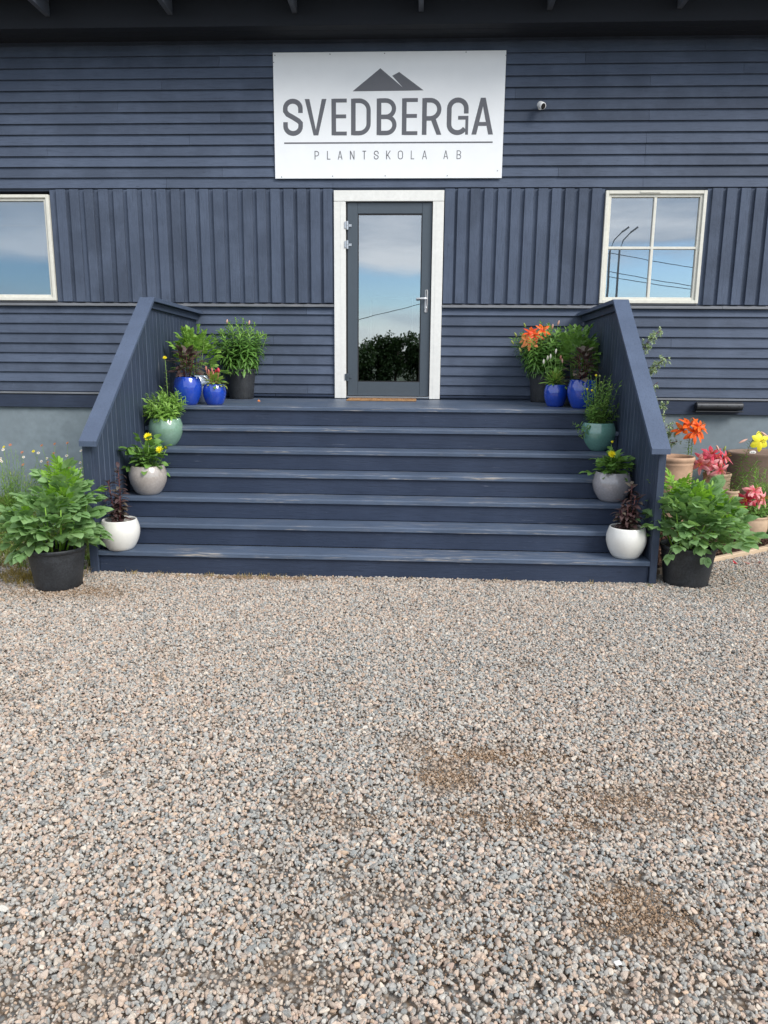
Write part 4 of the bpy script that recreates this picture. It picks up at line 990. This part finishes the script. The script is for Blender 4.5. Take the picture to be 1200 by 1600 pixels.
for x, y_, z, m in ((-.05, 0, .30, P_redflower), (-.02, .02, .315, P_redflower), (0.0, -.02, .28, P_redflower), (.02, .0, .30, P_rose), (.05, -.01, .315, P_pale), (-.035, -.03, .27, P_redflower), (-.07, -.01, .33, P_redflower)):
    stem_part(T, [(x*.4, y_*.4, .16), (x*.8, y_, .16+(z-.16)*.6), (x, y_, z)], .003, .0025, P_redflower)
    bud(T, (x, y_, z-.015), (random.uniform(-.1, .1), 0, 1), .050, .011 if m != P_pale else .016, m)
def lily_clump(T, H, R, seed, nst, Rpot=.165, Hp=.325):
    random.seed(seed); nursery(T, Rpot, Hp)
    for i in range(nst):
        a = i*2.4; f = sqrt((i+.5)/nst); r = .12*f; out = R*.80*f; ht = H*(1.0-.36*f*f)*random.uniform(.88, 1.04)
        leafy(T, (cos(a)*r, sin(a)*r, Hp-.05), (cos(a)*out, sin(a)*out, Hp-.03+ht), 54, .105, .021, (-18, 52), G_lily, G_tip, .03, .004, 4, .35, .10, tipfrac=.86)
T = thing('potted_plant', 'thick dark green lily clump in a black nursery pot left of the glass door', 'potted plant', (-1.600, -.255, DZ))
lily_clump(T, .55, .40, 54, 34)
for x, y_, z in ((.12, -.08, .79), (-.12, -.08, .80)): bud(T, (x, y_, z), (.2, -.1, 1), .05, .010, P_bud)

# ------------------------------------------------------------------ landing, right group
T = thing('potted_plant', 'orange flowering lily clump in a black nursery pot right of the glass door', 'potted plant', (1.70, -.27, DZ))
lily_clump(T, .54, .46, 61, 42, .165, .325)
lily(T, (-.20, -.22, .63), (-.2, -.85, .45), .085, P_apri, 62); lily(T, (-.145, -.20, .70), (.15, -.8, .6), .085, P_red, 55); lily(T, (-.235, -.20, .665), (-.6, -.6, .4), .075, P_apri, 58); lily(T, (-.06, -.15, .745), (.3, -.7, .6), .080, P_orange, 48); lily(T, (-.19, -.18, .72), (-.1, -.5, .8), .075, P_red, 40)
for x, y_, z in ((-.35, -.12, .60), (-.32, -.1, .68), (-.22, 0, .78), (.10, -.1, .80), (-.28, -.2, .52), (.04, -.12, .76)): bud(T, (x, y_, z), (x*1.5, -.3, .8), .06, .011, G_pale if x < 0 else P_bud)
T = thing('potted_plant', 'tufted green plant with pale bud spikes in small blue pot on right of landing', 'potted plant', (1.690, -1.075, DZ))
random.seed(62); pot_obj(T, prof_belly(.112, .212, .68, .84), Z_blue, .182, .086)
ms = [simple(G_bright, .080, .020, 6, .25, .3, .5), simple(G_bright, .070, .018, 6, .25, .25, .5), simple(G_pale, .06, .020, 6, .25, .3, .6)]
dome(T, ms, 110, .205, .10, .13, -5, 80, rb=.65, sc0=1.1, sc1=1.0)
for x, y_, z, m in ((-.13, 0, .42, P_white), (-.09, .02, .455, P_white), (-.07, -.02, .47, P_white), (-.02, .0, .52, P_white), (.05, -.01, .43, P_bud), (.035, .02, .46, P_redflower)):
    stem_part(T, [(x*.3, y_*.4, .17), (x*.75, y_, .17+(z-.16)*.6), (x, y_, z)], .0022, .0018)
    bud(T, (x, y_, z-.015), (random.uniform(-.1, .1), 0, 1), .050, .010, m)
T = thing('potted_plant', 'dark leaved plant in the larger cobalt blue pot at the right end of the landing', 'potted plant', (1.895, -1.315, DZ))
pot_obj(T, prof_belly(.138, .268, .62, .84), Z_blue, .235, .108); dark_dahlia(T, .18, .31, 63, .24)
T = thing('potted_plant', 'mid green leafy shrub behind the dark leaved plant at the right end of the landing', 'potted plant', (1.915, -.86, DZ))
random.seed(64); nursery(T, .14, .26)
ms = [compound(G_mid, .19, .046, 3, curl=.2, n=5, serr=.05) for _ in range(4)]
for i in range(6): a = i*1.05; stem_part(T, [(cos(a)*.03, sin(a)*.03, .2), (cos(a)*.06, sin(a)*.06, .45), (cos(a)*.08, sin(a)*.08, .64)], .005, .003)
dome(T, ms, 40, .32, .26, .24, 15, 55, rb=.6, sc0=.95, sc1=.85, jitter=20); dome(T, ms, 20, .50, .18, .24, 40, 82, rb=.9, sc0=.75, sc1=.6)
# fallen petals
for (x, y_, z, nm, lb, m, rz) in ((-1.29, -.80, DZ+.003, 'petal', 'dry pinkish petal lying on the landing boards beside the lily pot', P_apri, .3),
                       (3.05, -2.35, .012, 'petal', 'crimson lily petal lying on the gravel nearest the big green plant, along the wooden edging', P_rose, .4), (3.16, -2.32, .012, 'petal', 'pale pink lily petal fallen between two darker ones beside the wooden edging', P_pale, 1.9),
                       (3.27, -2.27, .012, 'petal', 'crimson lily petal lying farthest along the wooden edging on the gravel', P_rose, 2.6), (3.46, -1.70, .014, 'petal', 'yellow petal fallen on the bark mulch in front of the round terracotta pot', P_yellow, .7)):
    me = MB(); me.leaf(None, .06, .028, 6, -.3, -.2, .5); o = link(nm, me.mesh(nm, m, True)); o.location = (x, y_, z); o.rotation_euler = (.1, .1, rz); tag(o, lb, 'petal')

# ------------------------------------------------------------------ flower bed on the right
EDG = thing('bed_edging', 'pale wooden board edging the bark bed right of the steps', 'edging board', (2.30, -2.68, 0))
M_edge = wood_paint('bare_edging_wood', (0.50, 0.38, 0.26), 0, wear=0, rough=0.8, tint=0.1)
ang = math.atan2(2.60, 3.76)
for i in range(3):
    mb = MB(); mb.box(i*1.5+.002, (i+1)*1.5-.002, 0, .045, -.02, .040+random.uniform(-.004, .004), .006); link('board', mb.mesh('board', M_edge), EDG, Matrix.Rotation(ang, 4, 'Z'))
# bark chips
n = 26000; x = np.random.uniform(2.22, 5.2, n); y = np.random.uniform(-2.7, -.02, n); kp = (y > -2.66+(x-2.30)*.691+.07); x = x[kp]; y = y[kp]; n = len(x)
s = np.random.uniform(.006, .015, n); scl = np.stack([s*np.random.uniform(1.2, 2.6, n), s*.8, s*.28], 1); rot = np.stack([np.random.normal(0, .45, n), np.random.normal(0, .45, n), np.random.uniform(0, 6.28, n)], 1)
pal = np.array([(.11, .055, .038), (.16, .085, .055), (.07, .036, .028), (.22, .14, .10), (.30, .22, .16)]); k = np.random.choice(5, n, p=[.32, .28, .22, .13, .05])
t = pal[k]*np.random.uniform(.7, 1.2, (n, 1)); M_chip = tinted('bark_chip', 0.9, 0.6); NGb = scatter_nodes('chips', M_chip, 0.5, True, 0, range(21, 27))
o = points_obj('bark_mulch', np.stack([x, y, np.random.uniform(-.004, .014, n)], 1), rot, scl, np.concatenate([t, np.ones((n, 1))], 1), np.random.randint(0, 6, n), NGb, M_chip)
tag(o, 'reddish brown bark mulch covering the bed right of the steps', 'mulch', kind='stuff')

def terracotta(T, R, H, mat, taper=.8, rim=.035, bulge=0.0):
    pr = [(0, 0), (R*taper*.97, 0), (R*taper, .006)]
    for i in range(1, 11):
        t = i/10; pr.append((R*(taper+(.94-taper)*t+bulge*sin(pi*t)), .006+(H-rim*1.6-.006)*t))
    pr += [(R*.955, H-rim*1.5), (R*.94, H-rim*1.3), (R*.95, H-rim), (R*.99, H-rim*.8), (R*1.01, H-rim*.4), (R*.985, H-.003), (R*.95, H), (R*.90, H-.004), (R*.88, H-.03), (R*.87, H-.10), (R*.84, H-.16)]
    m_ = MB(); m_.lathe(pr, 48); return link('pot', m_.mesh('pot', mat, True), T)
T = thing('terracotta_pot', 'tall empty terracotta pot with a thick rim standing behind the right stair rail', 'flower pot', (2.935, -.90, 0))
terracotta(T, .205, .735, M_terra, .74, .05, .03)
random.seed(70); mb = MB()
def lily_plant(T, stems, z0, heads, leafL=.09, leafW=.012, mat=G_lily, r=.004, nl=40):
    for (bx, by), (tx, ty, tz) in stems: leafy(T, (bx, by, z0), (tx, ty, tz), nl, leafL, leafW, (-10, 45), mat, G_lily, .02, r, 4, .35, .12, tipfrac=.9)
# square-sided-looking cylinder pot with the pink lilies
T = thing('potted_plant', 'deep pink lilies blooming in a cylindrical pale terracotta pot behind the big green plant', 'potted plant', (3.37, -.93, 0))
random.seed(71); terracotta(T, .135, .575, M_terra2, .86, .035)
mb = MB(); mb.lathe([(0, .50), (.115, .50)], 20); link('soil', mb.mesh('soil', M_pmix), T)
lily_plant(T, [((-.02, 0), (-.20, -.02, .70)), ((.01, .02), (-.10, -.04, .76)), ((.0, -.02), (-.05, -.06, .66)), ((-.03, 0), (-.15, 0, .62))], .50, None, nl=26)
for x, y_, z, dx, dy, dz, m, op in ((-.10, -.06, .765, -.1, -.7, .7, P_rose, 50), (-.17, -.06, .715, -.6, -.7, .3, P_pink, 55), (-.05, -.10, .665, .4, -.9, .15, P_pink, 60), (.01, -.05, .70, .8, -.6, .3, P_rose, 50), (-.13, -.10, .670, -.3, -.9, .1, P_pale, 60),
                                    (-.07, -.07, .725, .2, -.8, .5, P_rose, 55), (-.205, -.08, .665, -.6, -.8, .0, P_pale, 55), (-.02, -.11, .615, .3, -.9, -.1, P_pale, 60), (.04, -.04, .735, .7, -.4, .6, P_pink, 45)):
    lily(T, (x, y_, z), (dx, dy, dz), .090, m, op)
bud(T, (-.05, -.12, .80), (-.5, -.3, .8), .085, .011, P_bud); bud(T, (-.0, -.10, .80), (.3, 0, 1), .06, .012, G_pale)
T = thing('potted_plant', 'orange lilies on a tall leafy stem beside the foundation wall', 'potted plant', (3.16, -.72, 0))
random.seed(72); nursery(T, .12, .30)
leafy(T, (0, 0, .25), (-.03, -.02, .95), 70, .095, .014, (-5, 45), G_mid, G_bright, .01, .006, 4, .35, .1)
leafy(T, (.02, 0, .25), (.0, -.03, .90), 50, .095, .014, (-5, 45), G_mid, G_bright, .02, .006, 4, .35, .1)
for x, y_, z, dx, dy, dz, sz, op in ((-.04, -.03, 1.03, .1, -.45, .85, .095, 42), (.03, -.05, .975, .6, -.8, .25, .095, 50), (-.10, -.03, .975, -.6, -.4, .7, .09, 30), (.05, -.04, 1.02, .6, -.5, .6, .085, 48), (.0, -.06, .96, .15, -.9, .2, .09, 55)):
    lily(T, (x, y_, z), (dx, dy, dz), sz*1.12, P_orange, op)
# yellow lily leaning out of a small pot
T = thing('potted_plant', 'single yellow lily leaning on a thin dark stem out of a small terracotta pot', 'potted plant', (3.40, -1.20, 0))
random.seed(73); terracotta(T, .085, .445, M_terra2, .8, .03)
mb = MB(); mb.lathe([(0, .40), (.07, .40)], 20); link('soil', mb.mesh('soil', M_pmix), T)
leafy(T, (-.01, 0, .40), (.235, .18, .90), 84, .085, .009, (5, 40), G_lily, G_lily, .01, .0035, 4, .4, .08, stemmat=G_dstem)
leafy(T, (.02, 0, .40), (.30, .15, .72), 60, .085, .010, (5, 40), G_lily, G_lily, .02, .003, 4, .4, .08)
stem_part(T, [(.235, .18, .90), (.28, .2, .97), (.32, .2, 1.0), (.35, .2, .985)], .003, .0025); stem_part(T, [(.235, .18, .90), (.29, .2, .93), (.32, .18, .91)], .003, .0025, G_dstem)
lily(T, (.315, .175, .905), (.15, -.95, .1), .085, P_yellow, 62, W=.72); bud(T, (.205, .20, .925), (-.75, -.1, -.35), .10, .012, P_bud); bud(T, (.32, .2, 1.0), (.75, -.1, -.55), .095, .011, P_bud)
# brown oval trough
T = thing('clay_trough', 'large empty brown oval clay trough with a white oval label inside its rim', 'trough', (4.22, -.42, 0))
pr = [(0, 0), (.88, 0), (.90, .02), (.93, .3), (.96, .62), (.99, .70), (1.0, .722), (.985, .735), (.93, .735), (.915, .72), (.90, .55), (.88, .3), (0, .3)]
mb = MB(); mb.lathe([(r*.58, z) for r, z in pr], 56, sy=.48); link('pot', mb.mesh('pot', M_clay, True), T)
mb = MB(); vs = [(.045*cos(2*pi*k/20)*(1.0), 0, .020*sin(2*pi*k/20)) for k in range(20)]; mb.add(vs, [tuple(range(20))]); lbm = mb.mesh('label', plain('white_label', (0.8, 0.78, 0.74), 0.5))
o = link('label', lbm, T); o.location = (-.20, .222, .700); o.rotation_euler = (0, 0, radians(20))
mb = MB(); mb.box(-.02, -.008, -.002, -.0005, -.003, .003); mb.box(.0, .024, -.002, -.0005, -.007, -.003); mb.box(.002, .02, -.002, -.0005, .001, .004); o2 = link('print', mb.mesh('print', M_print), o)
# round terracotta pot with pale pink lily
T = thing('potted_plant', 'pale pink lilies over low green leaves in round terracotta bowl on bark bed', 'potted plant', (3.495, -1.50, 0))
random.seed(74); pr = prof_belly(.150, .262, .50, .93, .014); pr = pr[:-7]+[(.140, .236), (.148, .246), (.150, .256), (.143, .262), (.128, .258), (.122, .24), (.12, .2)]
pot_obj(T, pr, M_terra2, .222, .120)
for i in range(22):
    a = i*2.4; r = .1*sqrt((i+.5)/22); leafy(T, (cos(a)*r*.7, sin(a)*r*.7, .21), (cos(a)*(r+.07), sin(a)*(r+.07), .26+random.uniform(.04, .13)), 18, .048, .018, (5, 60), G_mid, G_bright, .02, .002, 4, .3, .15)
for x, y_, z, dx, dy, dz, m in ((-.05, -.06, .475, -.4, -.7, .5, P_pale), (.0, -.10, .425, .3, -.9, .25, P_pale), (-.09, -.08, .42, -.6, -.7, .1, P_rose), (.055, -.08, .44, .7, -.6, .2, P_pale), (-.02, -.07, .50, .1, -.6, .8, P_pale)):
    stem_part(T, [(x*.3, 0, .22), (x*.8, y_*.5, .22+(z-.22)*.7), (x, y_+.02, z)], .003, .002); lily(T, (x, y_, z), (dx, dy, dz), .080, m, 58)
# leafy green plants at the right edge
for (x, y_, H, R, lb, seed, m, L, W) in ((3.84, -1.08, .58, .27, 'feathery green shrub between the yellow lily and the brown trough', 75, G_mid, .09, .014),
                                   (4.02, -1.40, .50, .30, 'broad leaved dark green plant at the right edge behind the round terracotta bowl', 76, G_mid, .15, .065), (3.98, -1.78, .18, .18, 'low green plant with a yellow bud at the right edge near the edging board', 77, G_mid, .08, .035)):
    T = thing('garden_plant', lb, 'plant', (x, y_, 0)); random.seed(seed)
    if W < .02:
        for i in range(44): a = i*2.4; r = R*sqrt((i+.5)/44); leafy(T, (cos(a)*r*.4, sin(a)*r*.4, 0), (cos(a)*r, sin(a)*r, H*random.uniform(.7, 1.15)), 36, L, W, (0, 55), m, G_bright, .03, .003, 4, .3, .15)
    else:
        ms = [simple(m, L, W, 8, .22, .3, .45, .04, .03) for _ in range(3)]
        for i in range(5): a = i*1.26; stem_part(T, [(cos(a)*.02, sin(a)*.02, 0), (cos(a)*R*.4, sin(a)*R*.4, H*.5), (cos(a)*R*.5, sin(a)*R*.5, H*.85)], .006, .003)
        dome(T, ms, 60, .03, H*.9, R, 0, 60, rb=.8, sc0=1.0, sc1=.8)
        if seed == 77: bud(T, (-.10, -.08, .22), (0, 0, 1), .03, .014, P_yellow)
# variegated conifer-like shrub behind the right rail
T = thing('ornamental_shrub', 'sparse shrub with pale variegated twigs rising behind the right stair rail', 'shrub', (2.75, -.55, 0))
random.seed(78)
stem_part(T, [(0, 0, 0), (-.05, 0, .7), (-.12, -.02, 1.3), (-.18, 0, 1.95)], .012, .004, G_dstem)
def twig(T, p0, p1, n):
    p0 = Vector(p0); p1 = Vector(p1); m_ = MB(); m_.cur = 1; m_.tube([p0, (p0+p1)/2+Vector((0, 0, .02)), p1], .003, 5); m_.cur = 0
    for i in range(n):
        t = .25+.75*random.random()**.8; b = p0.lerp(p1, t)+Vector([random.gauss(0, .022) for _ in range(3)])
        for k in range(11):
            d = Vector((random.gauss(0, 1), random.gauss(0, 1), random.gauss(.25, 1))).normalized(); m_.leaf(Matrix.Translation(b) @ frame_to(d), random.uniform(.018, .034), .010, 3, .3, .3)
    link('twig', m_.mesh('twig', [G_fir, G_dstem], True), T)
for p0, p1, n in (((-.15, 0, 1.75), (.03, -.13, 1.98), 24), ((-.13, 0, 1.72), (-.05, -.12, 1.90), 20), ((-.12, 0, 1.45), (.09, -.15, 1.70), 34), ((-.12, 0, 1.4), (-.0, -.14, 1.60), 22), ((-.10, 0, 1.25), (.03, -.15, 1.46), 22), ((-.08, 0, 1.0), (.14, -.14, 1.25), 40), ((-.08, 0, 1.0), (.02, -.15, 1.28), 30),
                  ((-.05, 0, .80), (.30, -.15, .98), 56), ((-.05, 0, .75), (.20, -.13, 1.03), 40), ((-.05, 0, .7), (.28, -.13, .86), 40), ((-.05, 0, .85), (.10, -.14, 1.08), 30), ((-.15, 0, 1.7), (-.25, .05, 2.0), 14)): twig(T, p0, p1, n)

# ------------------------------------------------------------------ weedy strip on the left
def coreopsis(x, y_, H, n, lb, seed, nred):
    T = thing('daisy_clump', lb, 'flowers', (x, y_, 0)); random.seed(seed)
    m_ = MB(); F1 = []
    for i in range(n):
        a = random.uniform(0, 6.28); r = random.uniform(.0, .10); o_ = random.uniform(.02, .24); h = H*random.uniform(.55, 1.0); fl = i < nred
        tip = Vector((cos(a)*(r+o_), sin(a)*(r+o_)*.6, h)); b = Vector((cos(a)*r, sin(a)*r*.6, 0))
        leafy(T, b, tip, 30, .065, .0065, (20, 60), G_bright, G_bright, .04, .0022, 2, .2, .05, name='leafy_stem')
        if i < nred:
            kind = random.random(); m = P_white if kind < .58 else (P_redflower if kind < .93 else P_yellow)
            pompon(T, tip, (random.uniform(-.3, .3), -.7, .7), .019, m, rings=((8, 80, 1),), wr=.5)
            bud(T, tip, (0, -.5, .8), .008, .006, P_center, name='flower_centre')
    for i in range(60): a = random.uniform(0, 6.28); r = random.uniform(.02, .24); leafy(T, (cos(a)*r*.7, sin(a)*r*.4, 0), (cos(a)*(r+.05), sin(a)*r*.6, H*random.uniform(.25, .68)), 26, .065, .009, (10, 60), G_bright, G_pale, .04, .0015, 2, .2, .05)
coreopsis(-3.90, -.92, .76, 20, 'wispy clump of small white daisies at the far left before the grey foundation', 81, 14)
coreopsis(-3.46, -.88, .78, 26, 'wispy clump of red and white daisies in the middle of the left weedy strip', 82, 20)
coreopsis(-3.05, -.90, .72, 18, 'wispy clump of pale and orange daisies next to the left stair rail', 83, 13)
coreopsis(-4.40, -.95, .60, 14, 'sparse small daisies near the left end of the foundation wall', 84, 8)
def tufts(name, lb, cat, n, reg, h, mat, seed, w=.003):
    random.seed(seed); m_ = MB()
    for i in range(n):
        x, y_ = reg()
        for k in range(random.randint(5, 9)):
            a = random.uniform(0, 6.28); L = h*random.uniform(.4, 1.2); le = random.uniform(.2, .8)
            p0 = Vector((x+random.gauss(0, .008), y_+random.gauss(0, .008), -.01)); p1 = p0+Vector((cos(a)*L*le*.5, sin(a)*L*le*.5, L*.7)); p2 = p0+Vector((cos(a)*L*le, sin(a)*L*le, L*(1-.3*le)))
            sd_ = Vector((-sin(a), cos(a), 0))*w*.5
            m_.add([p0-sd_, p0+sd_, p1+sd_*.8, p1-sd_*.8, p2], [(0, 1, 2, 3), (3, 2, 4)])
    o = link(name, m_.mesh(name, mat, True)); tag(o, lb, cat, kind='stuff')
def rg_left():
    while True:
        x = random.uniform(-5.4, -2.28); y_ = random.uniform(-2.9, -.05)
        if random.random() < (.25+.75*(y_+2.9)/2.9)*(.5+.5*sin(x*5+y_*3)**2): return x, y_
tufts('weeds', 'green grass and weeds growing through the soil left of the steps', 'weeds', 5200, rg_left, .095, G_grass, 90, .006)
tufts('clover', 'fresh green low growth in the weedy strip left of the steps', 'ground cover', 2600, rg_left, .06, G_bright, 97, .010)
def rg_dry():
    if random.random() < .6: return random.gauss(-2.55, .16), random.gauss(-3.12, .10)
    return random.uniform(-4.4, -2.5), random.gauss(-2.75, .15)
tufts('dry_grass', 'yellowed dry grass tufts beside the left black nursery pot', 'grass', 420, rg_dry, .07, G_dry, 91, .004)
def rg_step():
    if random.random() < .75: return random.gauss(-1.25, .45), random.uniform(-3.0, -2.945)
    return random.uniform(-2.0, 2.0), random.uniform(-2.97, -2.945)
tufts('step_grass', 'thin dry grass sprouting along the foot of the lowest step', 'grass', 46, rg_step, .04, G_dry, 92, .0025)
def rg_r(): return random.choice([(2.95+random.gauss(0, .05), -2.56+random.gauss(0, .03)), (2.15+random.gauss(0, .02), -3.0+random.gauss(0, .03))])
tufts('gravel_weeds', 'tiny weeds in the gravel beside the right black nursery pot', 'weeds', 22, rg_r, .022, G_grass, 93, .005)
# broad-leaved weeds behind the left pot
for (x, y_, R, lb, seed) in ((-3.25, -1.55, .30, 'low broad leaved weeds behind the big green plant, close to the daisies', 94), (-3.75, -1.95, .30, 'low broad leaved weeds at the left edge of the gravel', 95)):
    T = thing('weed_clump', lb, 'weeds', (x, y_, 0)); random.seed(seed); ms = [simple(G_bright, .07, .034, 6, .2, .3, .5, .05, .03), simple(G_pale, .06, .026, 6, .2, .3, .5, .05, .03)]
    for q_ in range(4): dome(T, ms, 26, 0, .14, R*.4, 5, 65, rb=.9, off=(random.uniform(-R, R), random.uniform(-.2, .2)))

# ------------------------------------------------------------------ across the yard, behind the camera (seen mirrored in the panes)
M_bark2 = plain('tree_bark', (0.09, 0.07, 0.05), 0.9, bump=1); G_tree = leafmat('tree_leaf', (0.020, 0.045, 0.012), (0.045, 0.085, 0.022), 0.6, 0.15)
def tree(x, y_, H, W, lb, seed):
    random.seed(seed); T = thing('broadleaf_tree', lb, 'tree', (x, y_, 0), 'trees across the yard')
    m_ = MB(); m_.tube([(0, 0, 0), (0, 0, H*.3), (.1, 0, H*.6)], [.12, .10, .05], 8)
    for k in range(5): a = k*1.26; m_.tube([(0, 0, H*.28), (cos(a)*W*.25, sin(a)*W*.25, H*.6)], [.08, .03], 6)
    link('trunk', m_.mesh('trunk', M_bark2, True), T); m_ = MB()
    lobes = [(Vector((random.gauss(0, W*.27), random.gauss(0, W*.25), H*random.uniform(.05, .85))), W*random.uniform(.17, .29)) for _ in range(22)]
    for i in range(4200):
        c, r = random.choice(lobes); d = Vector((random.gauss(0, 1), random.gauss(0, 1), random.gauss(0, 1))).normalized(); p = c+d*r*random.uniform(.6, 1.05); p.z = max(.1, p.z)
        m_.leaf(Matrix.Translation(p) @ frame_to((random.gauss(0, 1), random.gauss(0, 1), random.gauss(0, 1))), .24, .17, 2, .2, .2)
    link('crown', m_.mesh('crown', G_tree), T)
for i, (x, y_, H, W) in enumerate(((-11, -50, 2.6, 4), (-8.2, -51, 2.5, 3.6), (-6.0, -50, 2.7, 3.4), (-4.2, -50, 2.6, 3.2), (-2.9, -50.5, 3.15, 2.4), (-1.5, -50, 3.75, 2.6), (.2, -51, 3.4, 2.4), (2.0, -50, 2.7, 3), (4.6, -52, 2.6, 3.4), (7.2, -51, 2.2, 3.6), (10.4, -50, 2.2, 4), (14, -51, 2.3, 4))):
    tree(x, y_, H, W, 'dark broadleaf tree in the row across the yard, mirrored in the door glass', 100+i)
M_pole = plain('galvanised_pole', (0.25, 0.26, 0.28), 0.5, metal=0.4)
for i, dx in enumerate((0, .55)):
    T = thing('street_lamp', ['grey street lamp pole standing nearer the road, mirrored in the right window', 'second grey street lamp pole close beside the first, mirrored in the right window'][i], 'street lamp', (11.85+dx, -40, 0))
    m_ = MB(); m_.tube([(0, 0, 0), (0, 0, 8.3)], [.10, .06], 8); m_.tube([(0, 0, 8.25), (.2, 0, 8.9), (.65, 0, 9.4)], .04, 6); link('pole', m_.mesh('pole', M_pole), T)
    m_ = MB(); m_.box(-.12, .35, -.15, .15, -.04, .06, .02, Matrix.Translation((.75, 0, 9.45)) @ Matrix.Rotation(radians(-35), 4, 'Y')); link('lamp_head', m_.mesh('lamp_head', M_pole), T)
M_cable = plain('black_cable', (0.015, 0.015, 0.015), 0.7)
def cable(a, b, sag, lb):
    a = Vector(a); b = Vector(b); m_ = MB(); m_.tube([a.lerp(b, t/24)-Vector((0, 0, sag*4*(t/24)*(1-t/24))) for t in range(25)], .020, 5); o = link('power_line', m_.mesh('power_line', M_cable)); tag(o, lb, 'cable')
cable((-30, -40, -1.9+.0), (11.85, -40, 8.15), .35, 'overhead cable crossing the yard from the left up to the lamp pole')
cable((11.85, -40, 8.15), (34, -40, 5.6), .35, 'upper overhead cable running right from the lamp pole')
cable((11.85, -40, 6.8), (34, -40, 4.5), .30, 'lower overhead cable running right from the lamp pole')
cable((11.9, -40, 7.1), (34, -40, 4.3), .30, 'lowest of the overhead cables leaving the lamp pole')

S.render.resolution_x = 768; S.render.resolution_y = 1024
